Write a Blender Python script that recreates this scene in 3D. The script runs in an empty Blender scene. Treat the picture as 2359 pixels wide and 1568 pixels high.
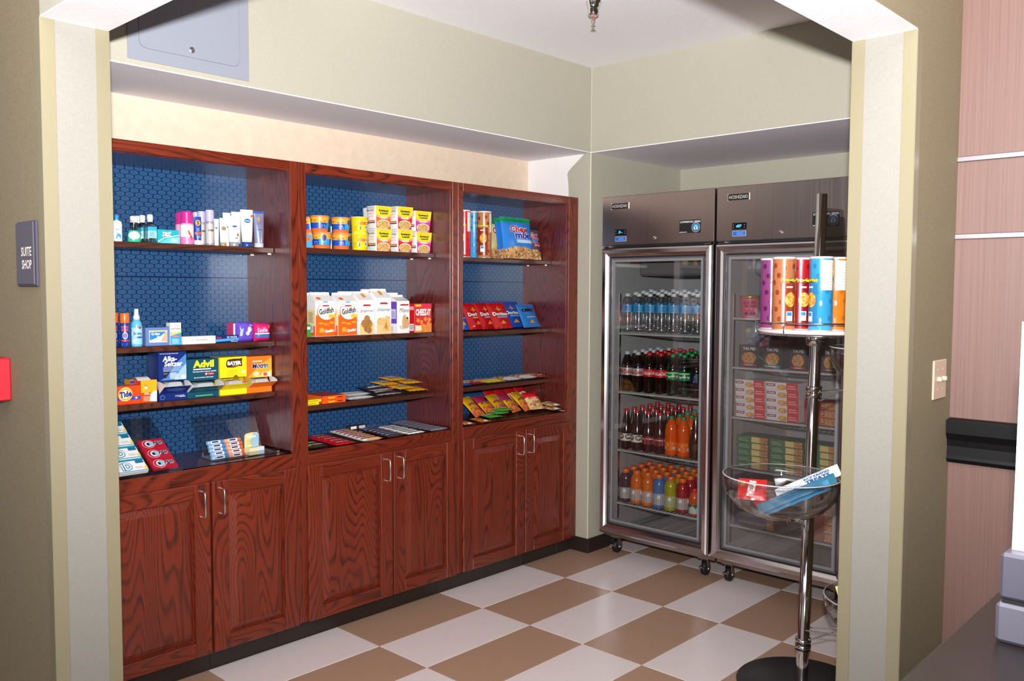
import bpy, math, random
from mathutils import Vector, Matrix
random.seed(11)
S = bpy.context.scene
COL = S.collection
PI = math.pi

# ------------------------------------------------------------------ camera, light, exposure
CAM = Vector((3.0763, -3.9233, 1.5118))
YAW, PITCH, ROLL, FPX, IW, IH = 0.7536, -0.0569, 0.0042, 2006.94, 2359, 1568
FW = Vector((-math.sin(YAW) * math.cos(PITCH), math.cos(YAW) * math.cos(PITCH), math.sin(PITCH)))
_r = Vector((math.cos(YAW), math.sin(YAW), 0))
_u = _r.cross(FW)
RT = _r * math.cos(ROLL) + _u * math.sin(ROLL)
UP = -_r * math.sin(ROLL) + _u * math.cos(ROLL)
cd = bpy.data.cameras.new('camera')
cd.sensor_width = 36
cd.lens = FPX * 36 / IW
cd.clip_start = 0.05
camo = bpy.data.objects.new('camera', cd)
COL.objects.link(camo)
M = Matrix((RT, UP, -FW)).transposed().to_4x4()
M.translation = CAM
camo.matrix_world = M
S.camera = camo

S.view_settings.view_transform = 'Standard'
S.view_settings.look = 'None'
S.view_settings.gamma = 1
S.view_settings.exposure = 0.0
S.view_settings.use_curve_mapping = False
S.cycles.transparent_max_bounces = 40

w = bpy.data.worlds.new('lobby_ambient')
S.world = w
w.use_nodes = True
w.node_tree.nodes['Background'].inputs[0].default_value = (1.0, 0.92, 0.94, 1)
w.node_tree.nodes['Background'].inputs[1].default_value = 0.44

fl = bpy.data.lights.new('camera_flash', 'SPOT')       # the flash on top of the camera, its head tilted up a little
fl.energy = 1180
fl.color = (1.0, 0.985, 0.985)
fl.shadow_soft_size = 0.03
fl.spot_size = math.radians(151)
fl.spot_blend = 1.0
flo = bpy.data.objects.new('camera_flash', fl)
flo.location = (3.076, -3.923, 1.70)
flo.rotation_euler = Vector((-0.68, 0.73, 0.66)).to_track_quat('-Z', 'Y').to_euler()
COL.objects.link(flo)


def col_y(px, x, z):
    """y of the point (x, ?, z) seen in picture column px."""
    k = (px - IW / 2) / FPX
    n = RT - FW * k
    return CAM.y - (n.x * (x - CAM.x) + n.z * (z - CAM.z)) / n.y


def col_x(px, y, z):
    k = (px - IW / 2) / FPX
    n = RT - FW * k
    return CAM.x - (n.y * (y - CAM.y) + n.z * (z - CAM.z)) / n.x


def row_z(py, x, y):
    k = (IH / 2 - py) / FPX
    n = UP - FW * k
    return CAM.z - (n.x * (x - CAM.x) + n.y * (y - CAM.y)) / n.z


# ------------------------------------------------------------------ materials
_mc = {}


def lin(h):
    if not isinstance(h, str):
        return (*h[:3], 1)
    h = h.lstrip('#')
    c = [int(h[i:i + 2], 16) / 255 for i in (0, 2, 4)]
    return tuple(x / 12.92 if x <= .04045 else ((x + .055) / 1.055) ** 2.4 for x in c) + (1,)


def mat(c, rough=.42, metal=0., coat=0., name=None, emit=0., spec=.5, trans=0., alpha=1., var=0.):
    key = (c, rough, metal, coat, emit, spec, trans, alpha, var)
    if key in _mc:
        return _mc[key]
    m = bpy.data.materials.new(name or 'paint_' + (c if isinstance(c, str) else 'rgb').strip('#'))
    m.use_nodes = True
    nt = m.node_tree
    b = nt.nodes['Principled BSDF']
    b.inputs['Base Color'].default_value = lin(c)
    b.inputs['Roughness'].default_value = rough
    b.inputs['Metallic'].default_value = metal
    b.inputs['Coat Weight'].default_value = coat
    b.inputs['Coat Roughness'].default_value = .08
    b.inputs['Specular IOR Level'].default_value = spec
    b.inputs['Transmission Weight'].default_value = trans
    b.inputs['Alpha'].default_value = alpha
    if emit:
        b.inputs['Emission Color'].default_value = lin(c)
        b.inputs['Emission Strength'].default_value = emit
    if var:
        N = NT(m)
        n = N.noise(N.obj(), 35, 3)
        N.link(N.mixc(N.ramp(n, [(.3, 0), (.7, 1)]), N.scale(lin(c), 1 - var), N.scale(lin(c), 1 + var)), b.inputs['Base Color'])
    _mc[key] = m
    return m


class NT:
    """small node-graph helper"""
    def __init__(s, m):
        m.use_nodes = True
        s.t = m.node_tree
        s.b = s.t.nodes.get('Principled BSDF')
        s._o = None

    def n(s, kind, **kw):
        x = s.t.nodes.new(kind)
        for k, v in kw.items():
            setattr(x, k, v)
        return x

    def link(s, a, b):
        s.t.links.new(a, b)

    def put(s, inp, v):
        if hasattr(v, 'links') or hasattr(v, 'is_output'):
            s.link(v, inp)
        else:
            inp.default_value = v

    def obj(s):
        if s._o is None:
            s._o = s.n('ShaderNodeTexCoord').outputs['Object']
        return s._o

    def rnd(s):
        return s.n('ShaderNodeObjectInfo').outputs['Random']

    def m(s, op, a, b=0., c=0.):
        x = s.n('ShaderNodeMath', operation=op)
        s.put(x.inputs[0], a)
        s.put(x.inputs[1], b)
        s.put(x.inputs[2], c)
        return x.outputs[0]

    def map(s, v, sc=(1, 1, 1), loc=(0, 0, 0), rot=(0, 0, 0)):
        x = s.n('ShaderNodeMapping')
        s.put(x.inputs[0], v)
        s.put(x.inputs[1], loc)
        s.put(x.inputs[2], rot)
        s.put(x.inputs[3], sc)
        return x.outputs[0]

    def noise(s, v, scale, detail=2, rough=.5, dist=0.):
        x = s.n('ShaderNodeTexNoise')
        s.put(x.inputs['Vector'], v)
        x.inputs['Scale'].default_value = scale
        x.inputs['Detail'].default_value = detail
        x.inputs['Roughness'].default_value = rough
        x.inputs['Distortion'].default_value = dist
        return x.outputs['Fac']

    def voro(s, v, scale, out='Color', feature='F1'):
        x = s.n('ShaderNodeTexVoronoi', feature=feature)
        s.put(x.inputs['Vector'], v)
        x.inputs['Scale'].default_value = scale
        return x.outputs[out]

    def ramp(s, f, stops):
        x = s.n('ShaderNodeValToRGB')
        e = x.color_ramp.elements
        while len(e) > 1:
            e.remove(e[-1])
        for i, (p, c) in enumerate(stops):
            q = e[0] if i == 0 else e.new(p)
            q.position = p
            q.color = lin(c) if isinstance(c, str) else ((c, c, c, 1) if not isinstance(c, tuple) else c)
        s.put(x.inputs[0], f)
        return x.outputs[0]

    def scale(s, c, k):
        return (c[0] * k, c[1] * k, c[2] * k, 1)

    def mixc(s, f, a, b, mode='MIX'):
        x = s.n('ShaderNodeMix', data_type='RGBA', blend_type=mode)
        s.put(x.inputs[0], f)
        s.put(x.inputs[6], a)
        s.put(x.inputs[7], b)
        return x.outputs[2]

    def sep(s, v):
        x = s.n('ShaderNodeSeparateXYZ')
        s.put(x.inputs[0], v)
        return x.outputs

    def bump(s, h, strength=.2, dist=.002):
        x = s.n('ShaderNodeBump')
        x.inputs['Strength'].default_value = strength
        x.inputs['Distance'].default_value = dist
        s.put(x.inputs['Height'], h)
        s.link(x.outputs[0], s.b.inputs['Normal'])


def newmat(name, rough=.5, **kw):
    m = bpy.data.materials.new(name)
    N = NT(m)
    N.b.inputs['Roughness'].default_value = rough
    for k, v in kw.items():
        N.b.inputs[k.replace('_', ' ')].default_value = v
    return m, N


def wallpaper(name, a, b, sc=260, rough=.75):
    """woven vinyl wall covering"""
    m, N = newmat(name, rough)
    v = N.obj()
    h1 = N.noise(N.map(v, (sc, sc, sc * .22)), 1, 2)
    h2 = N.noise(N.map(v, (sc * .22, sc * .22, sc)), 1, 2)
    h = N.m('MAXIMUM', h1, h2)
    big = N.noise(v, 1.3, 2)
    c = N.mixc(N.ramp(h, [(.36, 0.), (.78, 1.)]), lin(a), lin(b))
    c = N.mixc(N.m('MULTIPLY', big, .12), c, lin(a))
    N.link(c, N.b.inputs['Base Color'])
    N.bump(h, .16, .001)
    return m


def paintwall(name, a, sc=120, bump=.25, rough=.8, mott=0.):
    m, N = newmat(name, rough)
    v = N.obj()
    h = N.noise(v, sc, 3, .6)
    k = lin(a)
    f = N.noise(v, 22, 4, .6) if mott else h
    N.link(N.mixc(N.ramp(f, [(.3, 0.), (.7, 1.)]), N.scale(k, 1 - max(mott, .03)), k), N.b.inputs['Base Color'])
    N.bump(h, bump, .002)
    return m


def wood(name, axis, base, dark, light, rough=.33, coat=.25):
    """red stained oak: contour lines of stretched noise give cathedral grain"""
    m, N = newmat(name, rough)
    N.b.inputs['Coat Weight'].default_value = coat
    N.b.inputs['Coat Roughness'].default_value = .22
    v = N.obj()
    off = N.m('MULTIPLY', N.rnd(), 37.)
    cb = N.n('ShaderNodeCombineXYZ')
    for i in range(3):
        N.put(cb.inputs[i], off)
    add = N.n('ShaderNodeVectorMath', operation='ADD')
    N.put(add.inputs[0], v)
    N.put(add.inputs[1], cb.outputs[0])
    k = [1, 1, 1]
    k[axis] = .16
    p = N.map(add.outputs[0], tuple(k))
    n1 = N.noise(p, 5.2, 1.2, .4, .2)
    ring = N.m('FRACT', N.m('MULTIPLY', n1, 42.))
    line = N.ramp(ring, [(0., 1.), (.13, .85), (.34, .10), (.84, 0.), (1., .8)])
    kf = [230, 230, 230]
    kf[axis] = 9
    pore = N.noise(N.map(add.outputs[0], tuple(kf)), 1, 2)
    pore = N.ramp(pore, [(.40, 0.), (.62, 1.)])
    tone = N.noise(N.map(add.outputs[0], tuple(k)), 9, 3)
    c = N.mixc(N.ramp(tone, [(.3, 0.), (.7, 1.)]), lin(base), lin(light))
    f = N.m('MULTIPLY', line, N.m('ADD', N.m('MULTIPLY', pore, .6), .36))
    c = N.mixc(f, c, lin(dark))
    c = N.mixc(N.m('MULTIPLY', N.m('SUBTRACT', 1., pore), .16), c, lin(dark))
    N.link(c, N.b.inputs['Base Color'])
    N.bump(N.m('SUBTRACT', 1., f), .12, .001)
    return m


def hexpaper(name):
    m, N = newmat(name, .34)
    N.b.inputs['Coat Weight'].default_value = .12
    s = N.sep(N.obj())
    dx, dy, a, c1, c = .0376, .0177, .0145, .0056, .0089
    fs = []
    for k in (0., .5):
        u = N.m('MULTIPLY', N.m('SUBTRACT', N.m('FRACT', N.m('ADD', N.m('DIVIDE', s[1], dx), k)), .5), dx)
        v = N.m('MULTIPLY', N.m('SUBTRACT', N.m('FRACT', N.m('ADD', N.m('DIVIDE', N.m('SUBTRACT', s[2], 1.5627), 2 * dy), k + .25)), .5), 2 * dy)
        u = N.m('ABSOLUTE', u)
        v = N.m('ABSOLUTE', v)
        f1 = N.m('DIVIDE', u, a)
        f2 = N.m('DIVIDE', N.m('ADD', v, N.m('MULTIPLY', u, (c - c1) / a)), c)
        fs.append(N.m('MAXIMUM', f1, f2))
    f = N.m('MINIMUM', *fs)
    seam = N.m('LESS_THAN', N.m('ABSOLUTE', N.m('SUBTRACT', s[2], 1.5627)), .0035)
    f = N.m('MAXIMUM', f, N.m('MULTIPLY', seam, 2.))
    col = N.ramp(N.m('MULTIPLY', f, .5), [(0., '#22486f'), (.405, '#234a72'), (.425, '#345d84'), (.485, '#345d84'), (.505, '#082b54'), (1., '#082b54')])
    N.link(col, N.b.inputs['Base Color'])
    return m


def steel(name, base=(.56, .52, .50), rough=.27, axis=2, amt=.05):
    m, N = newmat(name, rough, Metallic=1.)
    k = [260, 260, 260]
    k[axis] = 1.2
    h = N.noise(N.map(N.obj(), tuple(k)), 1, 2)
    N.link(N.mixc(h, (base[0] * (1 - amt), base[1] * (1 - amt), base[2] * (1 - amt), 1), (*base, 1)), N.b.inputs['Base Color'])
    N.link(N.ramp(h, [(.2, rough - .04), (.8, rough + .06)]), N.b.inputs['Roughness'])
    return m


def clear(name, tint=(1, 1, 1), refl=1.0, base=.0, rough=.02, haze=0.):
    """thin clear sheet: light passes, the surface reflects by Fresnel"""
    m = bpy.data.materials.new(name)
    m.use_nodes = True
    nt = m.node_tree
    nt.nodes.clear()
    out = nt.nodes.new('ShaderNodeOutputMaterial')
    tr = nt.nodes.new('ShaderNodeBsdfTransparent')
    tr.inputs[0].default_value = (*tint, 1)
    gl = nt.nodes.new('ShaderNodeBsdfGlossy')
    gl.inputs['Roughness'].default_value = rough
    lw_ = nt.nodes.new('ShaderNodeLayerWeight')
    lw_.inputs[0].default_value = .5
    fr = nt.nodes.new('ShaderNodeMath')
    fr.operation = 'POWER'
    fr.inputs[1].default_value = 4.
    nt.links.new(lw_.outputs['Facing'], fr.inputs[0])
    ma = nt.nodes.new('ShaderNodeMath')
    ma.operation = 'MULTIPLY_ADD'
    ma.use_clamp = True
    ma.inputs[1].default_value = refl * .9
    ma.inputs[2].default_value = base + .04 * refl
    mx = nt.nodes.new('ShaderNodeMixShader')
    nt.links.new(fr.outputs[0], ma.inputs[0])
    nt.links.new(ma.outputs[0], mx.inputs[0])
    nt.links.new(tr.outputs[0], mx.inputs[1])
    nt.links.new(gl.outputs[0], mx.inputs[2])
    last = mx
    if haze:                                            # condensation on the pane
        df = nt.nodes.new('ShaderNodeBsdfDiffuse')
        df.inputs[0].default_value = (.62, .58, .57, 1)
        m2 = nt.nodes.new('ShaderNodeMixShader')
        m2.inputs[0].default_value = haze
        nt.links.new(mx.outputs[0], m2.inputs[1])
        nt.links.new(df.outputs[0], m2.inputs[2])
        last = m2
    nt.links.new(last.outputs[0], out.inputs[0])
    return m


def food(name, cols, scale=160, rough=.4):
    """printed picture of food: cells of a few colours"""
    key = ('food', name)
    if key in _mc:
        return _mc[key]
    m, N = newmat('print_' + name, rough)
    v = N.map(N.obj(), (1, 1, 1))
    c1 = N.sep(N.voro(v, scale))[0]
    n = N.noise(v, scale * 1.6, 3)
    f = N.m('ADD', N.m('MULTIPLY', c1, .7), N.m('MULTIPLY', n, .35))
    k = len(cols)
    N.link(N.ramp(f, [(.15 + .7 * i / max(k - 1, 1), c) for i, c in enumerate(cols)]), N.b.inputs['Base Color'])
    _mc[key] = m
    return m


# ------------------------------------------------------------------ mesh builder
def T2(txt, bold=0., shear=0., _c={}):
    key = (txt, bold, shear)
    if key not in _c:
        cu = bpy.data.curves.new('lettering', 'FONT')
        cu.body = txt
        cu.resolution_u = 2
        cu.offset = bold
        cu.shear = shear
        o = bpy.data.objects.new('lettering', cu)
        me = o.to_mesh()
        vs = [(v.co.x, v.co.y) for v in me.vertices]
        fs = [tuple(p.vertices) for p in me.polygons]
        o.to_mesh_clear()
        bpy.data.objects.remove(o)
        bpy.data.curves.remove(cu)
        x0, x1 = min(v[0] for v in vs), max(v[0] for v in vs)
        y0, y1 = min(v[1] for v in vs), max(v[1] for v in vs)
        _c[key] = ([((x - x0) / (x1 - x0) - .5, (y - y0) / (y1 - y0) - .5) for x, y in vs], fs, (x1 - x0) / (y1 - y0))
    return _c[key]


def pl(x0=0.):
    return lambda u, v, o: (x0 + o, u, v)


def side(y0):
    return lambda u, v, o: (u, y0 - o, v)


def top(z0):
    return lambda u, v, o: (-v, u, z0 + o)


def cy(r, zc=0.):
    return lambda u, v, o: ((r + o) * math.cos(u / r), (r + o) * math.sin(u / r), v)


class MB:
    def __init__(s):
        s.v, s.f, s.mi, s.sm, s.mats = [], [], [], [], []

    def add(s, vs, fs, m, smooth=False):
        if m not in s.mats:
            s.mats.append(m)
        k = len(s.v)
        i = s.mats.index(m)
        s.v += [tuple(v) for v in vs]
        for f in fs:
            s.f.append(tuple(k + j for j in f))
            s.mi.append(i)
            s.sm.append(smooth)
        return s

    def box(s, x0, x1, y0, y1, z0, z1, m, b=0.):
        if x0 > x1: x0, x1 = x1, x0
        if y0 > y1: y0, y1 = y1, y0
        if z0 > z1: z0, z1 = z1, z0
        if b <= 0:
            vs = [(x, y, z) for x in (x0, x1) for y in (y0, y1) for z in (z0, z1)]
            return s.add(vs, [(0, 1, 3, 2), (4, 6, 7, 5), (0, 4, 5, 1), (2, 3, 7, 6), (0, 2, 6, 4), (1, 5, 7, 3)], m)
        b = min(b, (x1 - x0) / 2.01, (y1 - y0) / 2.01, (z1 - z0) / 2.01)
        X, Y, Z = (x0, x1), (y0, y1), (z0, z1)
        vs, idx = [], {}
        for i in (0, 1):
            for j in (0, 1):
                for k in (0, 1):
                    sx, sy, sz = (b, -b)[i], (b, -b)[j], (b, -b)[k]
                    for ax, p in enumerate(((X[i], Y[j] + sy, Z[k] + sz), (X[i] + sx, Y[j], Z[k] + sz), (X[i] + sx, Y[j] + sy, Z[k]))):
                        idx[(i, j, k, ax)] = len(vs)
                        vs.append(p)
        q = lambda *a: idx[a]
        fs = []
        for i in (0, 1):
            f = [q(i, 0, 0, 0), q(i, 1, 0, 0), q(i, 1, 1, 0), q(i, 0, 1, 0)]
            fs.append(f if i else f[::-1])
            f = [q(0, i, 0, 1), q(0, i, 1, 1), q(1, i, 1, 1), q(1, i, 0, 1)]
            fs.append(f if i else f[::-1])
            f = [q(0, 0, i, 2), q(1, 0, i, 2), q(1, 1, i, 2), q(0, 1, i, 2)]
            fs.append(f if i else f[::-1])
        for i in (0, 1):
            for j in (0, 1):
                e = (i == j)
                f = [q(i, j, 0, 0), q(i, j, 0, 1), q(i, j, 1, 1), q(i, j, 1, 0)]
                fs.append(f if e else f[::-1])
                f = [q(i, 0, j, 2), q(i, 0, j, 0), q(i, 1, j, 0), q(i, 1, j, 2)]
                fs.append(f if not e else f[::-1])
                f = [q(0, i, j, 1), q(0, i, j, 2), q(1, i, j, 2), q(1, i, j, 1)]
                fs.append(f if e else f[::-1])
                for k in (0, 1):
                    f = [q(i, j, k, 0), q(i, j, k, 1), q(i, j, k, 2)]
                    fs.append(f if (i + j + k) % 2 else f[::-1])
        fs = [f if s._out(vs, f, ((x0 + x1) / 2, (y0 + y1) / 2, (z0 + z1) / 2)) else f[::-1] for f in fs]
        return s.add(vs, fs, m)

    @staticmethod
    def _out(vs, f, c):
        a, b, d = (Vector(vs[i]) for i in f[:3])
        return (b - a).cross(d - a).dot(a - Vector(c)) >= 0

    def lathe(s, prof, m, n=16, smooth=True, cap=(True, True), at=(0, 0, 0), sy=1., sx=1.):
        vs, fs = [], []
        for r, z in prof:
            for i in range(n):
                a = 2 * PI * i / n
                vs.append((at[0] + r * math.cos(a) * sx, at[1] + r * math.sin(a) * sy, at[2] + z))
        k = len(prof)
        for j in range(k - 1):
            for i in range(n):
                fs.append((j * n + i, j * n + (i + 1) % n, (j + 1) * n + (i + 1) % n, (j + 1) * n + i))
        s.add(vs, fs, m, smooth)
        if cap[0] and prof[0][0] > 1e-5:
            s.add(vs[:n], [tuple(range(n))[::-1]], m)
        if cap[1] and prof[-1][0] > 1e-5:
            s.add(vs[-n:], [tuple(range(n))], m)
        return s

    def tube(s, pts, r, m, n=8, closed=False):
        pts = [Vector(p) for p in pts]
        k = len(pts)
        vs, fs = [], []
        ref = None
        for i, p in enumerate(pts):
            a = pts[(i - 1) % k] if (closed or i > 0) else p
            b = pts[(i + 1) % k] if (closed or i < k - 1) else p
            t = (b - a).normalized()
            if ref is None:
                ref = t.orthogonal().normalized()
            ref = (ref - t * ref.dot(t)).normalized()
            w_ = t.cross(ref)
            for j in range(n):
                an = 2 * PI * j / n
                vs.append(tuple(p + ref * r * math.cos(an) + w_ * r * math.sin(an)))
        for i in range(k if closed else k - 1):
            for j in range(n):
                i2 = (i + 1) % k
                fs.append((i * n + j, i * n + (j + 1) % n, i2 * n + (j + 1) % n, i2 * n + j))
        s.add(vs, fs, m, True)
        if not closed:
            s.add(vs[:n], [tuple(range(n))[::-1]], m)
            s.add(vs[-n:], [tuple(range(n))], m)
        return s

    def grid(s, fn, nu, nv, m, smooth=True, flip=False):
        vs = [fn(i / nu, j / nv) for j in range(nv + 1) for i in range(nu + 1)]
        fs = []
        for j in range(nv):
            for i in range(nu):
                a = j * (nu + 1) + i
                f = (a, a + 1, a + nu + 2, a + nu + 1)
                fs.append(f[::-1] if flip else f)
        return s.add(vs, fs, m, smooth)

    # flat print on a surface function sf(u, v, offset)
    def rect(s, sf, u0, u1, v0, v1, m, o=.0005, nu=1, nv=1, sk=0.):
        return s.grid(lambda a, b: sf(u0 + (u1 - u0) * a + sk * b, v0 + (v1 - v0) * b, o), nu, nv, m, nu > 1)

    def ell(s, sf, cu, cv, ru, rv, m, o=.0008, n=18, rings=1):
        vs = [sf(cu, cv, o)]
        for k in range(1, rings + 1):
            q = k / rings
            vs += [sf(cu + ru * q * math.cos(2 * PI * i / n), cv + rv * q * math.sin(2 * PI * i / n), o) for i in range(n)]
        fs = [(0, 1 + i, 1 + (i + 1) % n) for i in range(n)]
        for k in range(1, rings):
            a, b = 1 + (k - 1) * n, 1 + k * n
            fs += [(a + i, b + i, b + (i + 1) % n, a + (i + 1) % n) for i in range(n)]
        return s.add(vs, fs, m)

    def poly(s, sf, pts, m, o=.0006):
        vs = [sf(u, v, o) for u, v in pts]
        return s.add(vs, [tuple(range(len(vs)))], m)

    def text(s, sf, txt, cu, cv, w, h, m, o=.0011, bold=.0, shear=0., rot=0., curve=0.):
        vs, fs, asp = T2(txt, bold, shear)
        if w is None:
            w = h * asp
        c, sn = math.cos(rot), math.sin(rot)
        out = []
        for x, y in vs:
            x, y = x * w, y * h
            y += curve * (1 - (2 * x / w) ** 2)
            out.append(sf(cu + x * c - y * sn, cv + x * sn + y * c, o))
        return s.add(out, fs, m)

    def lines(s, sf, u0, u1, v0, v1, n, m, fill=.45, o=.0009, jag=.25):
        """n rows of tiny print"""
        d = (v1 - v0) / n
        for i in range(n):
            e = u1 - (u1 - u0) * jag * ((i * 37 % 10) / 10)
            s.rect(sf, u0, e, v0 + d * i, v0 + d * (i + fill), m, o)
        return s

    def mesh(s, name):
        me = bpy.data.meshes.new(name)
        me.from_pydata(s.v, [], s.f)
        for m in s.mats:
            me.materials.append(m)
        me.polygons.foreach_set('material_index', s.mi)
        me.polygons.foreach_set('use_smooth', s.sm)
        me.update()
        return me

    def build(s, name, parent=None, loc=(0, 0, 0), rot=(0, 0, 0), label=None):
        return obj(name, s.mesh(name), parent, loc, rot, label)


def obj(name, data, parent=None, loc=(0, 0, 0), rot=(0, 0, 0), label=None):
    o = bpy.data.objects.new(name, data)
    COL.objects.link(o)
    o.parent = parent
    o.location = loc
    o.rotation_euler = rot
    if label:
        o['label'] = label
    return o


def tag(o, label, cat, group=None):
    o['label'] = label
    o['category'] = cat
    if group:
        o['group'] = group
    return o


def thing(name, label, cat, loc=(0, 0, 0), rot=(0, 0, 0), group=None):
    o = obj(name, None, None, loc, rot)
    o.empty_display_size = .05
    return tag(o, label, cat, group)


def struct(o):
    o['kind'] = 'structure'
    return o


def dup(root, loc, rot, label, group=None):
    r = root.copy()
    COL.objects.link(r)
    r.location = loc
    r.rotation_euler = rot
    r['label'] = label
    if group:
        r['group'] = group
    for ch in list(root.children):
        c = ch.copy()
        COL.objects.link(c)
        c.parent = r
        for g in list(ch.children):
            d = g.copy()
            COL.objects.link(d)
            d.parent = c
    return r


def sbox(name, x0, x1, y0, y1, z0, z1, m, parent=None, b=0., label=None):
    """box as a piece of the setting"""
    o = MB().box(x0, x1, y0, y1, z0, z1, m, b).build(name, parent, label=label)
    return struct(o) if parent is None else o


# ------------------------------------------------------------------ the setting
WALLP = wallpaper('woven_wallpaper', '#a6a292', '#b0ac9c')
PEACH = paintwall('peach_wallpaper', '#dcc8b2', 90, .15, .8, .10)
CEIL = paintwall('ceiling_paint', '#f3f1f5', 160, .5, .9)
SOFW = paintwall('soffit_underside_paint', '#efebf4', 60, .1, .8)
DRYW = paintwall('white_drywall', '#e8e4e2', 60, .1, .85)
GUARD = mat('#7f7860', .35, name='cream_vinyl')
OLIVE = wallpaper('olive_wallpaper', '#766b52', '#887c62', 300)
PINKW, _N = newmat('pink_wood_laminate', .45)
_h = _N.noise(_N.map(_N.obj(), (190, 190, 1.5)), 1, 3)
_N.link(_N.mixc(_N.ramp(_h, [(.3, 0.), (.7, 1.)]), lin('#6a5049'), lin('#765b53')), _N.b.inputs['Base Color'])
TILE_L = paintwall('light_floor_tile', '#e9dedb', 300, .03, .33, .04)
TILE_D = paintwall('tan_floor_tile', '#b08f77', 300, .03, .33, .05)
GROUT = mat('#8d7f76', .9, name='grout')
KICK = mat('#2a1f1b', .4, name='dark_base_tile')
CARPET = paintwall('lobby_carpet', '#5a4c44', 400, .6, .95)
ALU = steel('brushed_aluminium', (.42, .40, .43), .38, 0)

XJ, YI, YO, ZH = .52, -2.876, -3.056, 2.24          # left jamb face, inner and outer face of front wall, header underside
XRI, XRO, YJ = 2.03, 2.21, -1.36                    # right wall faces, right jamb face
ZC, ZS, XW, YW = 2.76, 2.29, -.48, .93
XF = -.087                                          # face frame of the cabinets

fl_o = sbox('floor', -.6, XRO, YO, 1.0, -.06, -.004, GROUT)
tl = {}
for i in range(-1, 7):
    for j in range(-3, 5):
        x0, y0 = .1857 + .3048 * i, -1.6588 + .6175 * j
        if y0 > .9 or y0 + .6175 < YO:
            continue
        k = (i + j) % 2
        if k not in tl:
            tl[k] = MB().box(.0011, .3037, .0011, .6164, -.02, 0, (TILE_L, TILE_D)[k], .0012).mesh('floor_tile')
        obj('floor_tile', tl[k], fl_o, (x0, y0, 0))
sbox('floor_lobby', -4, 6, -7, YO - .001, -.06, -.006, CARPET)
sbox('floor_lobby_side', XRO + .001, 6, YO, 0, -.06, -.006, CARPET)
sbox('ceiling', XW - .1, 6, -7, YW + .1, ZC, ZC + .05, CEIL)

sbox('wall_left', XW - .1, XW, YO, YW + .1, 0, ZC, PEACH)
sbox('wall_back', XW, XRO, YW, YW + .1, 0, ZC, WALLP)
cl = sbox('wall_column', XW, -.002, .002, YW, 0, ZS, DRYW)
# wallpaper sheet hung on the column: its free edge is cut short and curls at the top
b = MB()
edge = [(-.16, 0), (-.16, 2.05), (-.163, 2.12), (-.168, 2.165), (-.172, 2.185), (-.166, 2.2), (-.14, 2.222), (-.11, 2.243), (-.085, 2.262), (-.06, 2.28), (-.05, ZS), (0, ZS), (0, 0)]
b.add([(x, 0, z) for x, z in edge] + [(x, .002, z) for x, z in edge],
      [tuple(range(len(edge)))[::-1]] + [(i, i + 1, i + 1 + len(edge), i + len(edge)) for i in range(len(edge) - 1)], WALLP)
b.build('wallpaper_sheet', cl, label='beige woven wallpaper ending in a curved cut edge')
MB().box(-.002, 0, 0, YW, 0, ZS, WALLP).build('wallpaper_return', cl)
MB().box(-.003, .0012, -.0012, .003, 0, ZC, mat('#e2ddc8', .4)).build('corner_bead', cl)
sa = sbox('wall_soffit_left', XW, 0, YI, 0, ZS + .004, ZC, WALLP)
sbox('soffit_underside', XW, 0, YI, 0, ZS, ZS + .004, SOFW, sa)
sb = sbox('wall_soffit_back', 0, XRI, 0, YW, ZS + .004, ZC, WALLP)
sbox('soffit_underside', 0, XRI, 0, YW, ZS, ZS + .004, SOFW, sb)
sbox('wall_front', -4, XJ, YO, YI, 0, ZC, OLIVE)
sbox('wall_right', XRI, XRO, YJ, YW, 0, ZC, OLIVE)
h1 = sbox('wall_header_front', XJ, XRO, YO, YI, ZH + .004, ZC, WALLP)
sbox('header_underside', XJ, XRO, YO, YI, ZH, ZH + .004, CEIL, h1)
h2 = sbox('wall_header_right', XRI, XRO, YI, YJ, ZH + .004, ZC, OLIVE)
sbox('header_underside', XRI, XRO, YI, YJ, ZH, ZH + .004, CEIL, h2)
# jamb faces (lighter paper) and vinyl corner guards
JAMBP = wallpaper('jamb_wallpaper', '#7d7a72', '#86837b', 330)
sbox('trim_1', XJ, XJ + .001, YO, YI, 0, ZH, JAMBP)
sbox('trim_2', XRI, XRO, YJ - .001, YJ, 0, ZH, JAMBP)


def guard(name, x, y, dx, dy, L=.036, t=.0022):
    b = MB()
    b.box(x, x + dx * L, y - dy * t, y, 0, ZH, GUARD, .0007)
    b.box(x - dx * t, x, y - dy * t, y + dy * L, 0, ZH, GUARD, .0007)
    return struct(b.build(name))


guard('trim_3', XJ + .001, YO, -1, 1)
guard('trim_4', XJ + .001, YI, -1, -1)
guard('trim_5', XRI, YJ - .001, 1, 1)
guard('trim_6', XRO, YJ - .001, -1, 1)
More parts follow.
